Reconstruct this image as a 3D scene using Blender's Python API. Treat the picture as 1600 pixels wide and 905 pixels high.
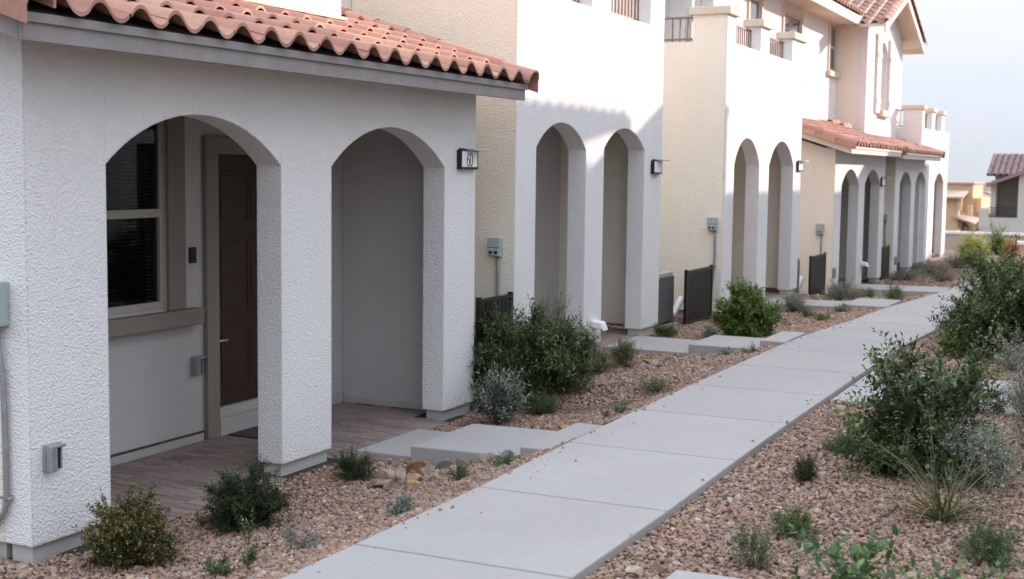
import bpy, math, random
import numpy as np
from mathutils import Matrix, Vector
for o in list(bpy.data.objects): bpy.data.objects.remove(o)
S = bpy.context.scene
COL = S.collection
rad = math.radians

# ---------------------------------------------------------------- camera
CAM = Vector((5.50366, -6.69187, 2.13169)); YAW, PITCH, ROLL = rad(25.64206), rad(5.22108), rad(0.69422)
cam = bpy.data.cameras.new('camera'); cob = bpy.data.objects.new('camera', cam); COL.objects.link(cob); S.camera = cob
fwd = Vector((-math.sin(YAW)*math.cos(PITCH), math.cos(YAW)*math.cos(PITCH), -math.sin(PITCH)))
r0 = Vector((math.cos(YAW), math.sin(YAW), 0)); u0 = r0.cross(fwd)
rt = math.cos(ROLL)*r0 + math.sin(ROLL)*u0; up = -math.sin(ROLL)*r0 + math.cos(ROLL)*u0
mx = Matrix((rt, up, -fwd)).transposed().to_4x4(); mx.translation = CAM; cob.matrix_world = mx
cam.sensor_width = 36; cam.lens = 2066.9/1600*36; cam.clip_end = 3000; cam.clip_start = .05
cam.dof.use_dof = True; cam.dof.focus_distance = 9.5; cam.dof.aperture_fstop = 3.2
# ---------------------------------------------------------------- light
SUN_AZ = math.atan2(1.32, 1.0)          # from +x towards +y
SUN_EL = math.atan2(.54, 1.656)
W = bpy.data.worlds.new('World'); S.world = W; W.use_nodes = True
nt = W.node_tree; bg = nt.nodes['Background']
sky = nt.nodes.new('ShaderNodeTexSky'); sky.sky_type = 'NISHITA'; sky.sun_disc = False
sky.sun_elevation = SUN_EL; sky.sun_rotation = math.pi/2 - SUN_AZ
sky.air_density = 1.0; sky.dust_density = 0.5; sky.ozone_density = 1.0; sky.altitude = 600
hz = nt.nodes.new('ShaderNodeGamma'); hz.inputs[1].default_value = .30      # evens the sky out, lifting the shade against the horizon
nt.links.new(sky.outputs[0], hz.inputs[0]); 
# unseen overhead sky brightened to fill the shade, darker towards the horizon (overcast luminance law) and a faint cyan cast
tcw = nt.nodes.new('ShaderNodeTexCoord'); sxyz = nt.nodes.new('ShaderNodeSeparateXYZ'); nt.links.new(tcw.outputs['Generated'], sxyz.inputs[0])
mz = nt.nodes.new('ShaderNodeMath'); mz.operation = 'MAXIMUM'; mz.inputs[1].default_value = 0; nt.links.new(sxyz.outputs[2], mz.inputs[0])
lw = nt.nodes.new('ShaderNodeMath'); lw.operation = 'MULTIPLY_ADD'; lw.inputs[1].default_value = 2.4; lw.inputs[2].default_value = 1; nt.links.new(mz.outputs[0], lw.inputs[0])
cn = nt.nodes.new('ShaderNodeTexNoise'); cn.inputs['Scale'].default_value = 2.2; cn.inputs['Detail'].default_value = 6
cm = nt.nodes.new('ShaderNodeMapping'); cm.inputs['Scale'].default_value = (1, 1, 7); nt.links.new(tcw.outputs['Generated'], cm.inputs[0]); nt.links.new(cm.outputs[0], cn.inputs['Vector'])
cr_ = nt.nodes.new('ShaderNodeValToRGB'); cr_.color_ramp.elements[0].position = .42; cr_.color_ramp.elements[0].color = (1.90, 2.58, 2.52, 1); cr_.color_ramp.elements[1].position = .62; cr_.color_ramp.elements[1].color = (2.14, 2.66, 2.58, 1)
nt.links.new(cn.outputs[0], cr_.inputs[0])
cx = nt.nodes.new('ShaderNodeMix'); cx.data_type = 'RGBA'; cx.inputs[0].default_value = .68; nt.links.new(hz.outputs[0], cx.inputs[6]); nt.links.new(cr_.outputs[0], cx.inputs[7])
sc1 = nt.nodes.new('ShaderNodeVectorMath'); sc1.operation = 'SCALE'; nt.links.new(cx.outputs[2], sc1.inputs[0]); nt.links.new(lw.outputs[0], sc1.inputs['Scale'])
tn = nt.nodes.new('ShaderNodeVectorMath'); tn.operation = 'MULTIPLY'; tn.inputs[1].default_value = (.93, .98, 1.01); nt.links.new(sc1.outputs[0], tn.inputs[0]); nt.links.new(tn.outputs[0], bg.inputs[0])
bg.inputs[1].default_value = .15
sl = bpy.data.lights.new('sun', 'SUN'); sl.energy = 3.0; sl.angle = rad(.6); sl.color = (1, .875, .71)
so = bpy.data.objects.new('sun', sl); COL.objects.link(so)
sd = Vector((math.cos(SUN_EL)*math.cos(SUN_AZ), math.cos(SUN_EL)*math.sin(SUN_AZ), math.sin(SUN_EL)))
so.rotation_euler = sd.to_track_quat('Z', 'Y').to_euler(); so.location = (20, 20, 30)
S.view_settings.view_transform = 'Standard'; S.view_settings.look = 'None'; S.view_settings.gamma = 1
S.view_settings.use_curve_mapping = False
S.view_settings.exposure = 1.22
S.view_settings.use_white_balance = True; S.view_settings.white_balance_temperature = 6650; S.view_settings.white_balance_tint = 38
S.render.engine = 'CYCLES'
S.cycles.max_bounces = 8; S.cycles.diffuse_bounces = 5; S.cycles.transparent_max_bounces = 6
S.cycles.caustics_reflective = False; S.cycles.caustics_refractive = False

# ---------------------------------------------------------------- node materials
def nmat(name):
    m = bpy.data.materials.new(name); m.use_nodes = True
    return m, m.node_tree, m.node_tree.nodes['Principled BSDF']
def N(t, kind, **kw):
    n = t.nodes.new(kind)
    for k, v in kw.items():
        if hasattr(n, k): setattr(n, k, v)
    return n
def noise(t, scale, detail=3, rough=.5, vec=None):
    n = N(t, 'ShaderNodeTexNoise'); n.inputs['Scale'].default_value = scale
    n.inputs['Detail'].default_value = detail; n.inputs['Roughness'].default_value = rough
    if vec: t.links.new(vec, n.inputs['Vector'])
    return n
def ramp(t, fac, stops):
    r = N(t, 'ShaderNodeValToRGB'); e = r.color_ramp.elements
    while len(e) < len(stops): e.new(.5)
    for i, (p, c) in enumerate(stops):
        e[i].position = p; e[i].color = (*c, 1)
    t.links.new(fac, r.inputs[0]); return r
def objco(t):
    return N(t, 'ShaderNodeNewGeometry').outputs['Position']
def mixc(t, fac, a, b, mode='MIX'):
    m = N(t, 'ShaderNodeMix', data_type='RGBA', blend_type=mode)
    for sock, v in ((m.inputs[0], fac), (m.inputs[6], a), (m.inputs[7], b)):
        if isinstance(v, (int, float)): sock.default_value = v
        elif isinstance(v, tuple): sock.default_value = (*v, 1)
        else: t.links.new(v, sock)
    return m.outputs[2]
def bump(t, height, strength, dist, p, bevel=0):
    b = N(t, 'ShaderNodeBump'); b.inputs['Strength'].default_value = strength; b.inputs['Distance'].default_value = dist
    t.links.new(height, b.inputs['Height'])
    if bevel:
        v = N(t, 'ShaderNodeBevel'); v.samples = 4; v.inputs['Radius'].default_value = bevel
        t.links.new(v.outputs[0], b.inputs['Normal'])
    t.links.new(b.outputs[0], p.inputs['Normal'])
def scl(c, k): return tuple(min(1, x*k) for x in c)

def stucco(name, col, bev=.018, str_=.95):
    m, t, p = nmat(name); P = objco(t)
    big = noise(t, .9, 4, .6, P); fine = noise(t, 160, 2, .6, P)
    c = ramp(t, big.outputs[0], [(.3, scl(col, .95)), (.7, scl(col, 1.04))]).outputs[0]
    # rain wash and dust close to the ground
    map_ = N(t, 'ShaderNodeMapping'); map_.inputs['Scale'].default_value = (5, 5, .35); t.links.new(P, map_.inputs[0])
    st = noise(t, 1.2, 5, .65, map_.outputs[0])
    c = mixc(t, ramp(t, st.outputs[0], [(.52, (0, 0, 0)), (.8, (.35, .35, .35))]).outputs[0], c, scl(col, .84))
    c = mixc(t, .25, c, ramp(t, fine.outputs[0], [(.3, scl(col, .8)), (.65, scl(col, 1.05))]).outputs[0])
    t.links.new(c, p.inputs['Base Color']); p.inputs['Roughness'].default_value = .92; p.inputs['Specular IOR Level'].default_value = .15
    n1 = noise(t, 62, 3, .6, P); n2 = N(t, 'ShaderNodeTexVoronoi'); n2.inputs['Scale'].default_value = 70; t.links.new(P, n2.inputs['Vector'])
    a = N(t, 'ShaderNodeMath', operation='MULTIPLY_ADD'); a.inputs[1].default_value = .5
    t.links.new(n2.outputs['Distance'], a.inputs[0]); t.links.new(n1.outputs[0], a.inputs[2])
    bump(t, a.outputs[0], str_, .010, p, bev)
    return m
def plain(name, col, rough=.6, metal=0, spec=.4, var=.12, nscale=14, bmp=0, bscale=120, bev=0):
    m, t, p = nmat(name); P = objco(t)
    n = noise(t, nscale, 4, .6, P)
    r = ramp(t, n.outputs[0], [(.3, scl(col, 1-var)), (.7, scl(col, 1+var))])
    t.links.new(r.outputs[0], p.inputs['Base Color'])
    p.inputs['Roughness'].default_value = rough; p.inputs['Metallic'].default_value = metal; p.inputs['Specular IOR Level'].default_value = spec
    if bmp: bump(t, noise(t, bscale, 3, .6, P).outputs[0], bmp, .004, p, bev)
    return m
def island(name, stops, rough=.8, bmp=0, bscale=90, spec=.25, mottle=0, mscale=30):
    m, t, p = nmat(name); g = N(t, 'ShaderNodeNewGeometry')
    r = ramp(t, g.outputs['Random Per Island'], stops); c = r.outputs[0]
    if mottle:
        n = noise(t, mscale, 4, .65, g.outputs['Position'])
        c = mixc(t, mottle, c, ramp(t, n.outputs[0], [(.3, (.45, .42, .4)), (.75, (1.0, .98, .95))]).outputs[0], 'MULTIPLY')
    t.links.new(c, p.inputs['Base Color']); p.inputs['Roughness'].default_value = rough; p.inputs['Specular IOR Level'].default_value = spec
    if bmp: bump(t, noise(t, bscale, 3, .6, g.outputs['Position']).outputs[0], bmp, .004, p)
    return m
def leafmat(name, stops, rough=.5, trans=.3, spec=.35):
    spec *= .75
    m, t, p = nmat(name); g = N(t, 'ShaderNodeNewGeometry')
    r = ramp(t, g.outputs['Random Per Island'], stops)
    t.links.new(r.outputs[0], p.inputs['Base Color']); p.inputs['Roughness'].default_value = rough; p.inputs['Specular IOR Level'].default_value = spec
    tr = N(t, 'ShaderNodeBsdfTranslucent'); hs = N(t, 'ShaderNodeHueSaturation'); hs.inputs['Value'].default_value = 1.5; hs.inputs['Saturation'].default_value = 1.1
    t.links.new(r.outputs[0], hs.inputs['Color']); t.links.new(hs.outputs[0], tr.inputs[0])
    mx = N(t, 'ShaderNodeMixShader'); mx.inputs[0].default_value = trans
    t.links.new(p.outputs[0], mx.inputs[1]); t.links.new(tr.outputs[0], mx.inputs[2])
    t.links.new(mx.outputs[0], t.nodes['Material Output'].inputs['Surface'])
    return m

def concrete(name, col):
    m, t, p = nmat(name); P = objco(t)
    a = noise(t, 1.3, 5, .65, P); b = noise(t, 18, 4, .7, P); f = noise(t, 260, 2, .5, P)
    c = ramp(t, a.outputs[0], [(.3, scl(col, .93)), (.72, scl(col, 1.05))]).outputs[0]
    c = mixc(t, .18, c, ramp(t, b.outputs[0], [(.35, scl(col, .72)), (.6, scl(col, 1.06))]).outputs[0])
    c = mixc(t, .22, c, ramp(t, f.outputs[0], [(.35, scl(col, .75)), (.65, scl(col, 1.1))]).outputs[0])
    vo = N(t, 'ShaderNodeTexVoronoi'); vo.inputs['Scale'].default_value = 1.7; t.links.new(P, vo.inputs['Vector'])
    sp = ramp(t, vo.outputs['Distance'], [(.015, (1, 1, 1)), (.05, (0, 0, 0))]).outputs[0]
    c = mixc(t, sp, c, scl(col, .62))
    gi = N(t, 'ShaderNodeNewGeometry'); c = mixc(t, 1.0, c, ramp(t, gi.outputs['Random Per Island'], [(0, (.90, .905, .91)), (.5, (.97, .965, .96)), (1, (1, 1, 1))]).outputs[0], 'MULTIPLY')
    st = noise(t, .55, 6, .72, P); c = mixc(t, ramp(t, st.outputs[0], [(.5, (0, 0, 0)), (.72, (.5, .5, .5))]).outputs[0], c, scl(col, .80))
    t.links.new(c, p.inputs['Base Color']); p.inputs['Roughness'].default_value = .85; p.inputs['Specular IOR Level'].default_value = .25
    # fine broom marks across the path
    map_ = N(t, 'ShaderNodeMapping'); map_.inputs['Scale'].default_value = (6, 150, 20); t.links.new(P, map_.inputs[0])
    br = noise(t, 1, 3, .6, map_.outputs[0]); bump(t, br.outputs[0], .25, .004, p, .012)
    return m

M = {}
WHITE = (.80, .79, .765)
M['stucco'] = stucco('white_stucco', WHITE)
M['cream'] = stucco('warm_bounce_stucco', (.87, .81, .69))  # same stucco on side walls, warm bounced light put into the colour
M['interior'] = stucco('porch_shade_stucco', (.56, .53, .51), .01, .5)  # darker copy of the white stucco, porch shade put into the colour
M['farwhite'] = stucco('far_stucco', WHITE, 0, .4)
M['yellow'] = plain('ochre_stucco', (.64, .46, .27), .9)
M['fardark'] = plain('brown_stucco', (.34, .17, .12), .9)
M['trim'] = plain('tan_trim', (.46, .40, .31), .85, var=.06, bmp=.3, bev=.006)
M['cap'] = plain('sand_trim', (.62, .54, .42), .85, var=.06, bmp=.3)
M['doortrim'] = plain('olive_tan_trim', (.26, .23, .19), .8, var=.05, bmp=.2)
M['fascia'] = plain('taupe_fascia', (.285, .262, .250), .6, var=.10, nscale=5, bmp=.15)
M['cfascia'] = plain('cream_fascia', (.60, .55, .47), .7, var=.06, nscale=5, bmp=.15)
M['dark'] = plain('dark_underlay', (.03, .027, .025), .9)
M['concrete'] = concrete('broomed_concrete', (.395, .37, .35))
M['plinth'] = concrete('foundation_concrete', (.50, .48, .45))
M['tile'] = island('clay_tile', [(0, (.38, .185, .14)), (.25, (.52, .27, .19)), (.5, (.46, .25, .20)), (.75, (.58, .35, .245)), (1, (.37, .185, .15))], .8, .3, 60, .25, .3, 22)
M['paver'] = island('brick_paver', [(0, (.23, .175, .16)), (.3, (.31, .235, .205)), (.6, (.35, .265, .225)), (1, (.27, .22, .205))], .9, .4, 140, .2, .4, 25)
M['joint'] = plain('paver_sand', (.035, .03, .027), .95)
M['bronze'] = plain('dark_bronze_metal', (.016, .012, .011), .45, .2, .5)
M['boxgrey'] = plain('grey_green_enamel', (.36, .42, .41), .45, 0, .5, .05)
M['conduit'] = plain('grey_conduit', (.30, .30, .31), .5, .3)
M['outlet'] = plain('grey_cast_metal', (.33, .33, .35), .5, .4)
M['black'] = plain('black_plastic', (.012, .012, .013), .4)
M['whitep'] = plain('white_plastic', (.78, .78, .76), .4, var=.03)
M['plate'] = plain('white_number_plate', (.86, .86, .86), .4, var=.02)
M['digit'] = plain('grey_digits', (.10, .10, .12), .5)
M['steel'] = plain('brushed_steel', (.55, .55, .56), .32, .9)
M['door'] = plain('brown_door_paint', (.046, .024, .018), .5, var=.1, nscale=30)
M['vinyl'] = plain('almond_vinyl', (.46, .42, .34), .5, var=.03)
M['blind'] = plain('dark_blind', (.05, .043, .036), .6)
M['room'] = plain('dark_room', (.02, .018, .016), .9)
M['acbody'] = plain('ac_grille_metal', (.19, .185, .18), .5, .3)
M['coil'] = plain('dark_coil', (.045, .043, .042), .7)
M['actop'] = plain('ac_top_beige', (.36, .35, .31), .5)
M['mat'] = plain('grey_doormat', (.07, .065, .065), .95, bmp=.8, bscale=300)
M['rail'] = plain('brown_rail_metal', (.19, .135, .11), .5, .1)
M['shutter'] = plain('pale_shutter_paint', (.66, .62, .55), .6)
M['niche'] = plain('tan_niche', (.55, .50, .42), .9, bmp=.3)  # even tan of the niche panel
M['clay'] = plain('orange_clay_pipe', (.55, .24, .11), .8)
M['stone'] = island('gravel_stone', [(0, (0.214, 0.125, 0.091)), (.13, (0.332, 0.198, 0.133)), (.27, (0.439, 0.285, 0.192)), (.4, (0.322, 0.202, 0.170)), (.53, (0.488, 0.359, 0.257)), (.66, (0.274, 0.175, 0.142)), (.78, (0.410, 0.235, 0.142)), (.9, (0.293, 0.239, 0.220)), (.975, (0.448, 0.355, 0.285)), (1, (0.592, 0.521, 0.465))], .85, .5, 120, .3, .3, 45)
M['boulder'] = island('river_rock', [(0, (0.504, 0.324, 0.168)), (.2, (0.396, 0.264, 0.192)), (.45, (0.480, 0.360, 0.276)), (.7, (0.300, 0.240, 0.204)), (.85, (0.564, 0.348, 0.180)), (1, (0.552, 0.456, 0.360))], .85, .7, 40, .3, .55, 12)
M['bark'] = plain('grey_brown_bark', (.13, .095, .07), .9, var=.3, nscale=40)
m, t, p = nmat('window_glass'); M['glass'] = m
p.inputs['Base Color'].default_value = (.8, .85, .85, 1); p.inputs['Roughness'].default_value = .03
gl = N(t, 'ShaderNodeBsdfGlossy'); gl.inputs['Roughness'].default_value = .02; tb = N(t, 'ShaderNodeBsdfTransparent'); tb.inputs[0].default_value = (.62, .66, .66, 1)
fr = N(t, 'ShaderNodeFresnel'); fr.inputs[0].default_value = 1.22; ms = N(t, 'ShaderNodeMixShader')
t.links.new(fr.outputs[0], ms.inputs[0]); t.links.new(tb.outputs[0], ms.inputs[1]); t.links.new(gl.outputs[0], ms.inputs[2]); t.links.new(ms.outputs[0], t.nodes['Material Output'].inputs['Surface'])
m, t, p = nmat('reflective_pane'); M['mirror'] = m
p.inputs['Base Color'].default_value = (.05, .07, .08, 1); p.inputs['Roughness'].default_value = .04; p.inputs['Specular IOR Level'].default_value = 1.0; p.inputs['IOR'].default_value = 2.2
# gravel bed between the stones
m, t, p = nmat('gravel_bed'); M['bed'] = m
P = objco(t)
v = N(t, 'ShaderNodeTexVoronoi'); v.inputs['Scale'].default_value = 26; t.links.new(P, v.inputs['Vector'])
cr = ramp(t, v.outputs['Color'], [(.1, (.17, .11, .08)), (.35, (.30, .20, .14)), (.55, (.38, .27, .19)), (.75, (.26, .18, .14)), (.95, (.48, .38, .29))])
ed = ramp(t, v.outputs['Distance'], [(.3, (1, 1, 1)), (.75, (.35, .33, .3))])
c = mixc(t, 1.0, cr.outputs[0], ed.outputs[0], 'MULTIPLY'); c = mixc(t, 1.0, c, (.62, .60, .58), 'MULTIPLY')
t.links.new(c, p.inputs['Base Color']); p.inputs['Roughness'].default_value = .95
inv = N(t, 'ShaderNodeMath', operation='SUBTRACT'); inv.inputs[0].default_value = 1; t.links.new(v.outputs['Distance'], inv.inputs[1])
bump(t, inv.outputs[0], .9, .02, p)

# ---------------------------------------------------------------- mesh helpers
KEEP = {'slat_panel', 'digits', 'blind', 'paver', 'side_grille', 'fan_guard', 'roof', 'rake_tile', 'ridge_tile', 'number_plate'}
class MB:
    def __init__(s): s.v = []; s.f = []
    def add(s, vs, fs):
        k = len(s.v); s.v += [tuple(map(float, q)) for q in vs]; s.f += [tuple(i+k for i in f) for f in fs]; return s
    def box(s, x0, x1, y0, y1, z0, z1):
        return s.add([(x0,y0,z0),(x1,y0,z0),(x1,y1,z0),(x0,y1,z0),(x0,y0,z1),(x1,y0,z1),(x1,y1,z1),(x0,y1,z1)],
                     [(3,2,1,0),(4,5,6,7),(0,1,5,4),(1,2,6,5),(2,3,7,6),(3,0,4,7)])
    def hexa(s, c): return s.add(c, [(3,2,1,0),(4,5,6,7),(0,1,5,4),(1,2,6,5),(2,3,7,6),(3,0,4,7)])
    def prism(s, poly, a, b, ax):
        # poly: list of 2D points; ax 'x': poly in (y,z), 'y': poly in (x,z), 'z': poly in (x,y)
        def P(q, h): return (h, q[0], q[1]) if ax == 'x' else ((q[0], h, q[1]) if ax == 'y' else (q[0], q[1], h))
        n = len(poly); vs = [P(q, a) for q in poly] + [P(q, b) for q in poly]
        return s.add(vs, [tuple(range(n))[::-1], tuple(range(n, 2*n))] + [(i, (i+1) % n, n+(i+1) % n, n+i) for i in range(n)])
    def tube(s, pts, r, n=8, cap=True):
        pts = [Vector(q) for q in pts]; rs = r if isinstance(r, (list, tuple)) else [r]*len(pts); vs = []; fs = []
        for i, q in enumerate(pts):
            d = (pts[min(i+1, len(pts)-1)] - pts[max(i-1, 0)]).normalized()
            a = d.orthogonal().normalized() if i == 0 else (a - d*a.dot(d)).normalized()
            b = d.cross(a)
            for k in range(n):
                w = 2*math.pi*k/n; vs.append(q + rs[i]*(a*math.cos(w) + b*math.sin(w)))
        for i in range(len(pts)-1):
            for k in range(n): fs.append((i*n+k, i*n+(k+1) % n, (i+1)*n+(k+1) % n, (i+1)*n+k))
        if cap: fs += [tuple(range(n))[::-1], tuple(range((len(pts)-1)*n, len(pts)*n))]
        return s.add(vs, fs)
    def clusters(s):
        n = len(s.v); par = list(range(n))
        def fd(a):
            while par[a] != a: par[a] = par[par[a]]; a = par[a]
            return a
        for f in s.f:
            r = fd(f[0])
            for q in f[1:]: par[fd(q)] = r
        isl = {}
        for i in range(n): isl.setdefault(fd(i), []).append(i)
        bb = [(np.min([s.v[i] for i in I], 0)-.012, np.max([s.v[i] for i in I], 0)+.012, I) for I in isl.values()]
        if len(bb) < 2 or len(bb) > 70: return None
        g = list(range(len(bb)))
        def f2(a):
            while g[a] != a: a = g[a]
            return a
        for i in range(len(bb)):
            for j in range(i):
                if (bb[i][0] <= bb[j][1]).all() and (bb[j][0] <= bb[i][1]).all(): g[f2(i)] = f2(j)
        out = {}
        for i in range(len(bb)): out.setdefault(f2(i), []).extend(bb[i][2])
        return list(out.values()) if len(out) > 1 else None
    def build(s, name, mat, parent=None, smooth=False, bev=0, **kw):
        if parent and name not in KEEP:
            cl = s.clusters()
            if cl and len(cl) <= 8:
                res = None
                for I in cl:
                    I = sorted(I); ix = {a: b for b, a in enumerate(I)}; m2 = MB(); m2.v = [s.v[a] for a in I]; m2.f = [tuple(ix[q] for q in f) for f in s.f if f[0] in ix]
                    o = m2.build_one(name, mat, parent, smooth, bev, **kw); res = res or o
                return res
        return s.build_one(name, mat, parent, smooth, bev, **kw)
    def build_one(s, name, mat, parent=None, smooth=False, bev=0, **kw):
        off = parent_loc(parent)
        v = np.array(s.v, dtype=np.float64) - np.array(off)
        me = bpy.data.meshes.new(name); me.from_pydata(v.tolist(), [], s.f); me.update()
        me.materials.append(M[mat] if isinstance(mat, str) else mat)
        if smooth: me.polygons.foreach_set('use_smooth', [True]*len(me.polygons))
        o = bpy.data.objects.new(name, me); COL.objects.link(o)
        if parent: o.parent = parent
        if bev:
            b = o.modifiers.new('bevel', 'BEVEL'); b.width = bev; b.segments = 2; b.limit_method = 'ANGLE'; b.angle_limit = rad(40)
        return tag(o, **kw) if kw else o
def parent_loc(p):
    l = Vector((0, 0, 0))
    while p: l += p.location; p = p.parent
    return l
def tag(o, label=None, cat=None, group=None, kind=None):
    if label: o['label'] = label
    if cat: o['category'] = cat
    if group: o['group'] = group
    if kind: o['kind'] = kind
    return o
def thing(name, loc, label, cat, group=None):
    o = bpy.data.objects.new(name, None); o.empty_display_size = .1; COL.objects.link(o); o.location = loc
    return tag(o, label, cat, group)
def npmesh(name, V, F, mat, parent=None, mats=None, smooth=False, **kw):
    V = np.asarray(V, dtype=np.float32) - np.array(parent_loc(parent), dtype=np.float32); F = np.asarray(F, dtype=np.int32)
    me = bpy.data.meshes.new(name); k = F.shape[1]
    me.vertices.add(len(V)); me.vertices.foreach_set('co', V.ravel())
    me.loops.add(F.size); me.loops.foreach_set('vertex_index', F.ravel())
    me.polygons.add(len(F)); me.polygons.foreach_set('loop_start', np.arange(0, F.size, k, dtype=np.int32))
    me.update(calc_edges=True); me.materials.append(M[mat])
    if smooth: me.polygons.foreach_set('use_smooth', [True]*len(me.polygons))
    else: me.polygons.foreach_set('use_smooth', [False]*len(me.polygons))
    o = bpy.data.objects.new(name, me); COL.objects.link(o)
    if parent: o.parent = parent
    return tag(o, **kw) if kw else o
def copy_tree(o, parent=None, loc=None, label=None):
    c = o.copy(); COL.objects.link(c)
    if parent: c.parent = parent
    if loc is not None: c.location = loc
    if label: c['label'] = label
    for ch in list(o.children): copy_tree(ch, c)
    return c

# ---------------------------------------------------------------- terrain
def lin(t, T, V): return np.interp(t, T, V)
def zb(y): return lin(y, [-6,4.2,4.8,9,11.2,15.8,18.5,24.5,26,36,45,60,90,200], [-.1,-.1,.1,.1,.05,.03,-.33,-.35,-.37,-.4,-.7,-1.5,-3.2,-6])
def zw(y): return lin(y, [-8,0,2,6,8.3,10,13,15,20,30,40,60,90,200], [.29,.3,.33,.335,.31,.24,.17,.09,-.1,-.2,-.55,-1.5,-3.2,-6])
WX0, WX1 = 2.09, 3.24
def gz(x, y):
    x = np.asarray(x, float); y = np.asarray(y, float); b = zb(y); w = zw(y)
    t = np.clip(x/WX0, 0, 1)**2.6
    return np.where(x < WX0, b*(1-t) + (w-.02)*t, w-.048)
def grid_mesh(xs, ys, fn):
    X, Y = np.meshgrid(xs, ys, indexing='ij'); Z = fn(X, Y); n, m = X.shape
    V = np.stack([X, Y, Z], -1).reshape(-1, 3); i, j = np.meshgrid(np.arange(n-1), np.arange(m-1), indexing='ij')
    a = (i*m+j).ravel(); return V, np.stack([a, a+m, a+m+1, a+1], 1)
xs = np.concatenate([[-900,-300,-100,-40,-16,-6,-2], np.linspace(0, 2.09, 8), [2.10, 2.6, 3.23, 3.25], np.linspace(3.6, 8, 8), [12, 20, 45, 120, 400, 1200]])
ys = np.concatenate([[-300, -60, -20], np.linspace(-8, 36, 90), [40, 45, 52, 60, 75, 90, 130, 200, 500, 1500]])
def ground_fn(X, Y): return gz(X, Y) - .03*((X > 2.095) & (X < 3.235)) - .004
V_, F_ = grid_mesh(xs, ys, ground_fn)
npmesh('ground', V_, F_, 'bed', kind='structure')

# walkway: panels with tooled joints
mb = MB(); y = -6.6; JO = .009
while y < 30.3:
    y1 = y + 1.32; a, b = y+JO, y1-JO; za, zb2 = float(zw(a)), float(zw(b))
    mb.hexa([(WX0,a,za-.12),(WX1,a,za-.12),(WX1,b,zb2-.12),(WX0,b,zb2-.12),(WX0,a,za),(WX1,a,za),(WX1,b,zb2),(WX0,b,zb2)])
    mb.hexa([(WX0+.01,y1-JO,zb2-.12),(WX1-.01,y1-JO,zb2-.12),(WX1-.01,y1+JO,zb2-.12),(WX0+.01,y1+JO,zb2-.12),(WX0+.01,y1-JO,zb2-.016),(WX1-.01,y1-JO,zb2-.016),(WX1-.01,y1+JO,zb2-.016),(WX0+.01,y1+JO,zb2-.016)])
    y = y1
mb.build('walkway', 'concrete', bev=.006, kind='structure')

# step slabs: (x0,x1,y0,y1,ztop,label)
def slab(x0, x1, y0, y1, z, label, zr=None):
    zr = z if zr is None else zr
    m = MB().hexa([(x0,y0,z-.2),(x1,y0,z-.2),(x1,y1,z-.2),(x0,y1,z-.2),(x0,y0,z),(x1,y0,zr),(x1,y1,zr),(x0,y1,z)])
    o = m.build('step_slab', 'concrete', bev=.008)
    tag(o, label, 'step slab', 'concrete step slabs joining porches to the walkway')
slab(.08, .66, 1.86, 2.82, -.045, 'lowest concrete slab touching the brick porch floor of house 60')
slab(.645, 1.62, 1.72, 2.72, .07, 'middle concrete step slab above the rock pile by house 60', .085)
slab(1.60, 2.075, 1.60, 2.62, .185, 'small upper concrete step slab of house 60, against the walkway edge')
slab(.05, 1.07, 7.05, 8.15, .155, 'lowest concrete slab running to the porch of the second house')
slab(1.05, 1.82, 7.05, 8.0, .25, 'middle concrete step slab in front of the round green shrub')
slab(1.80, 2.075, 7.2, 8.15, .325, 'small upper step slab beside the walkway near the round green shrub')
slab(.15, 1.45, 13.2, 14.1, .12, 'long low slab leading to the third house between grey shrubs', .135)
slab(1.43, 2.075, 13.3, 14.5, .16, 'upper slab meeting the walkway at the third house')
slab(.3, 2.075, 19.2, 20.4, -.1, 'far raised slab leading to the fourth house porch', -.09)
slab(3.255, 4.95, 4.0, 5.75, .30, 'wide slab leaving the right side of the walkway behind the leafy shrub', .30)
slab(3.62, 6.2, -2.2, -.98, .30, 'slab corner at the bottom right edge of the photo', .33)

# ---------------------------------------------------------------- walls with arches
def arch_pts(a, b, zs, za, n=28):
    h = (b-a)/2; r = za-zs; R = (h*h + r*r)/(2*r); c = (a+b)/2; th = math.asin(min(1, h/R))
    return [(c + R*math.sin(-th + 2*th*i/n), za - R + R*math.cos(-th + 2*th*i/n)) for i in range(n+1)]
def arch_wall(mb, y0, y1, zb_, zt, xf, th, ops):
    """front wall in the plane x=xf (faces +x); ops = [(a,b,spring,apex)]"""
    xb = xf - th; cur = y0
    for a, b, zs, za in ops:
        mb.box(xb, xf, cur, a, zb_, zt)
        pts = arch_pts(a, b, zs, za)
        for (p, q) in zip(pts[:-1], pts[1:]):
            vs = [(xf,p[0],p[1]),(xf,q[0],q[1]),(xf,q[0],zt),(xf,p[0],zt),(xb,p[0],p[1]),(xb,q[0],q[1]),(xb,q[0],zt),(xb,p[0],zt)]
            mb.add(vs, [(0,1,2,3),(7,6,5,4),(0,4,5,1),(3,2,6,7)])
        cur = b
    mb.box(xb, xf, cur, y1, zb_, zt)
    # weld is not needed: pieces butt end to end
def plinths(mb, spans, xf, th, z0, z1):
    for a, b in spans: mb.box(xf-th+.03, xf-.025, a+.025, b-.025, z0, z1)

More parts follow.
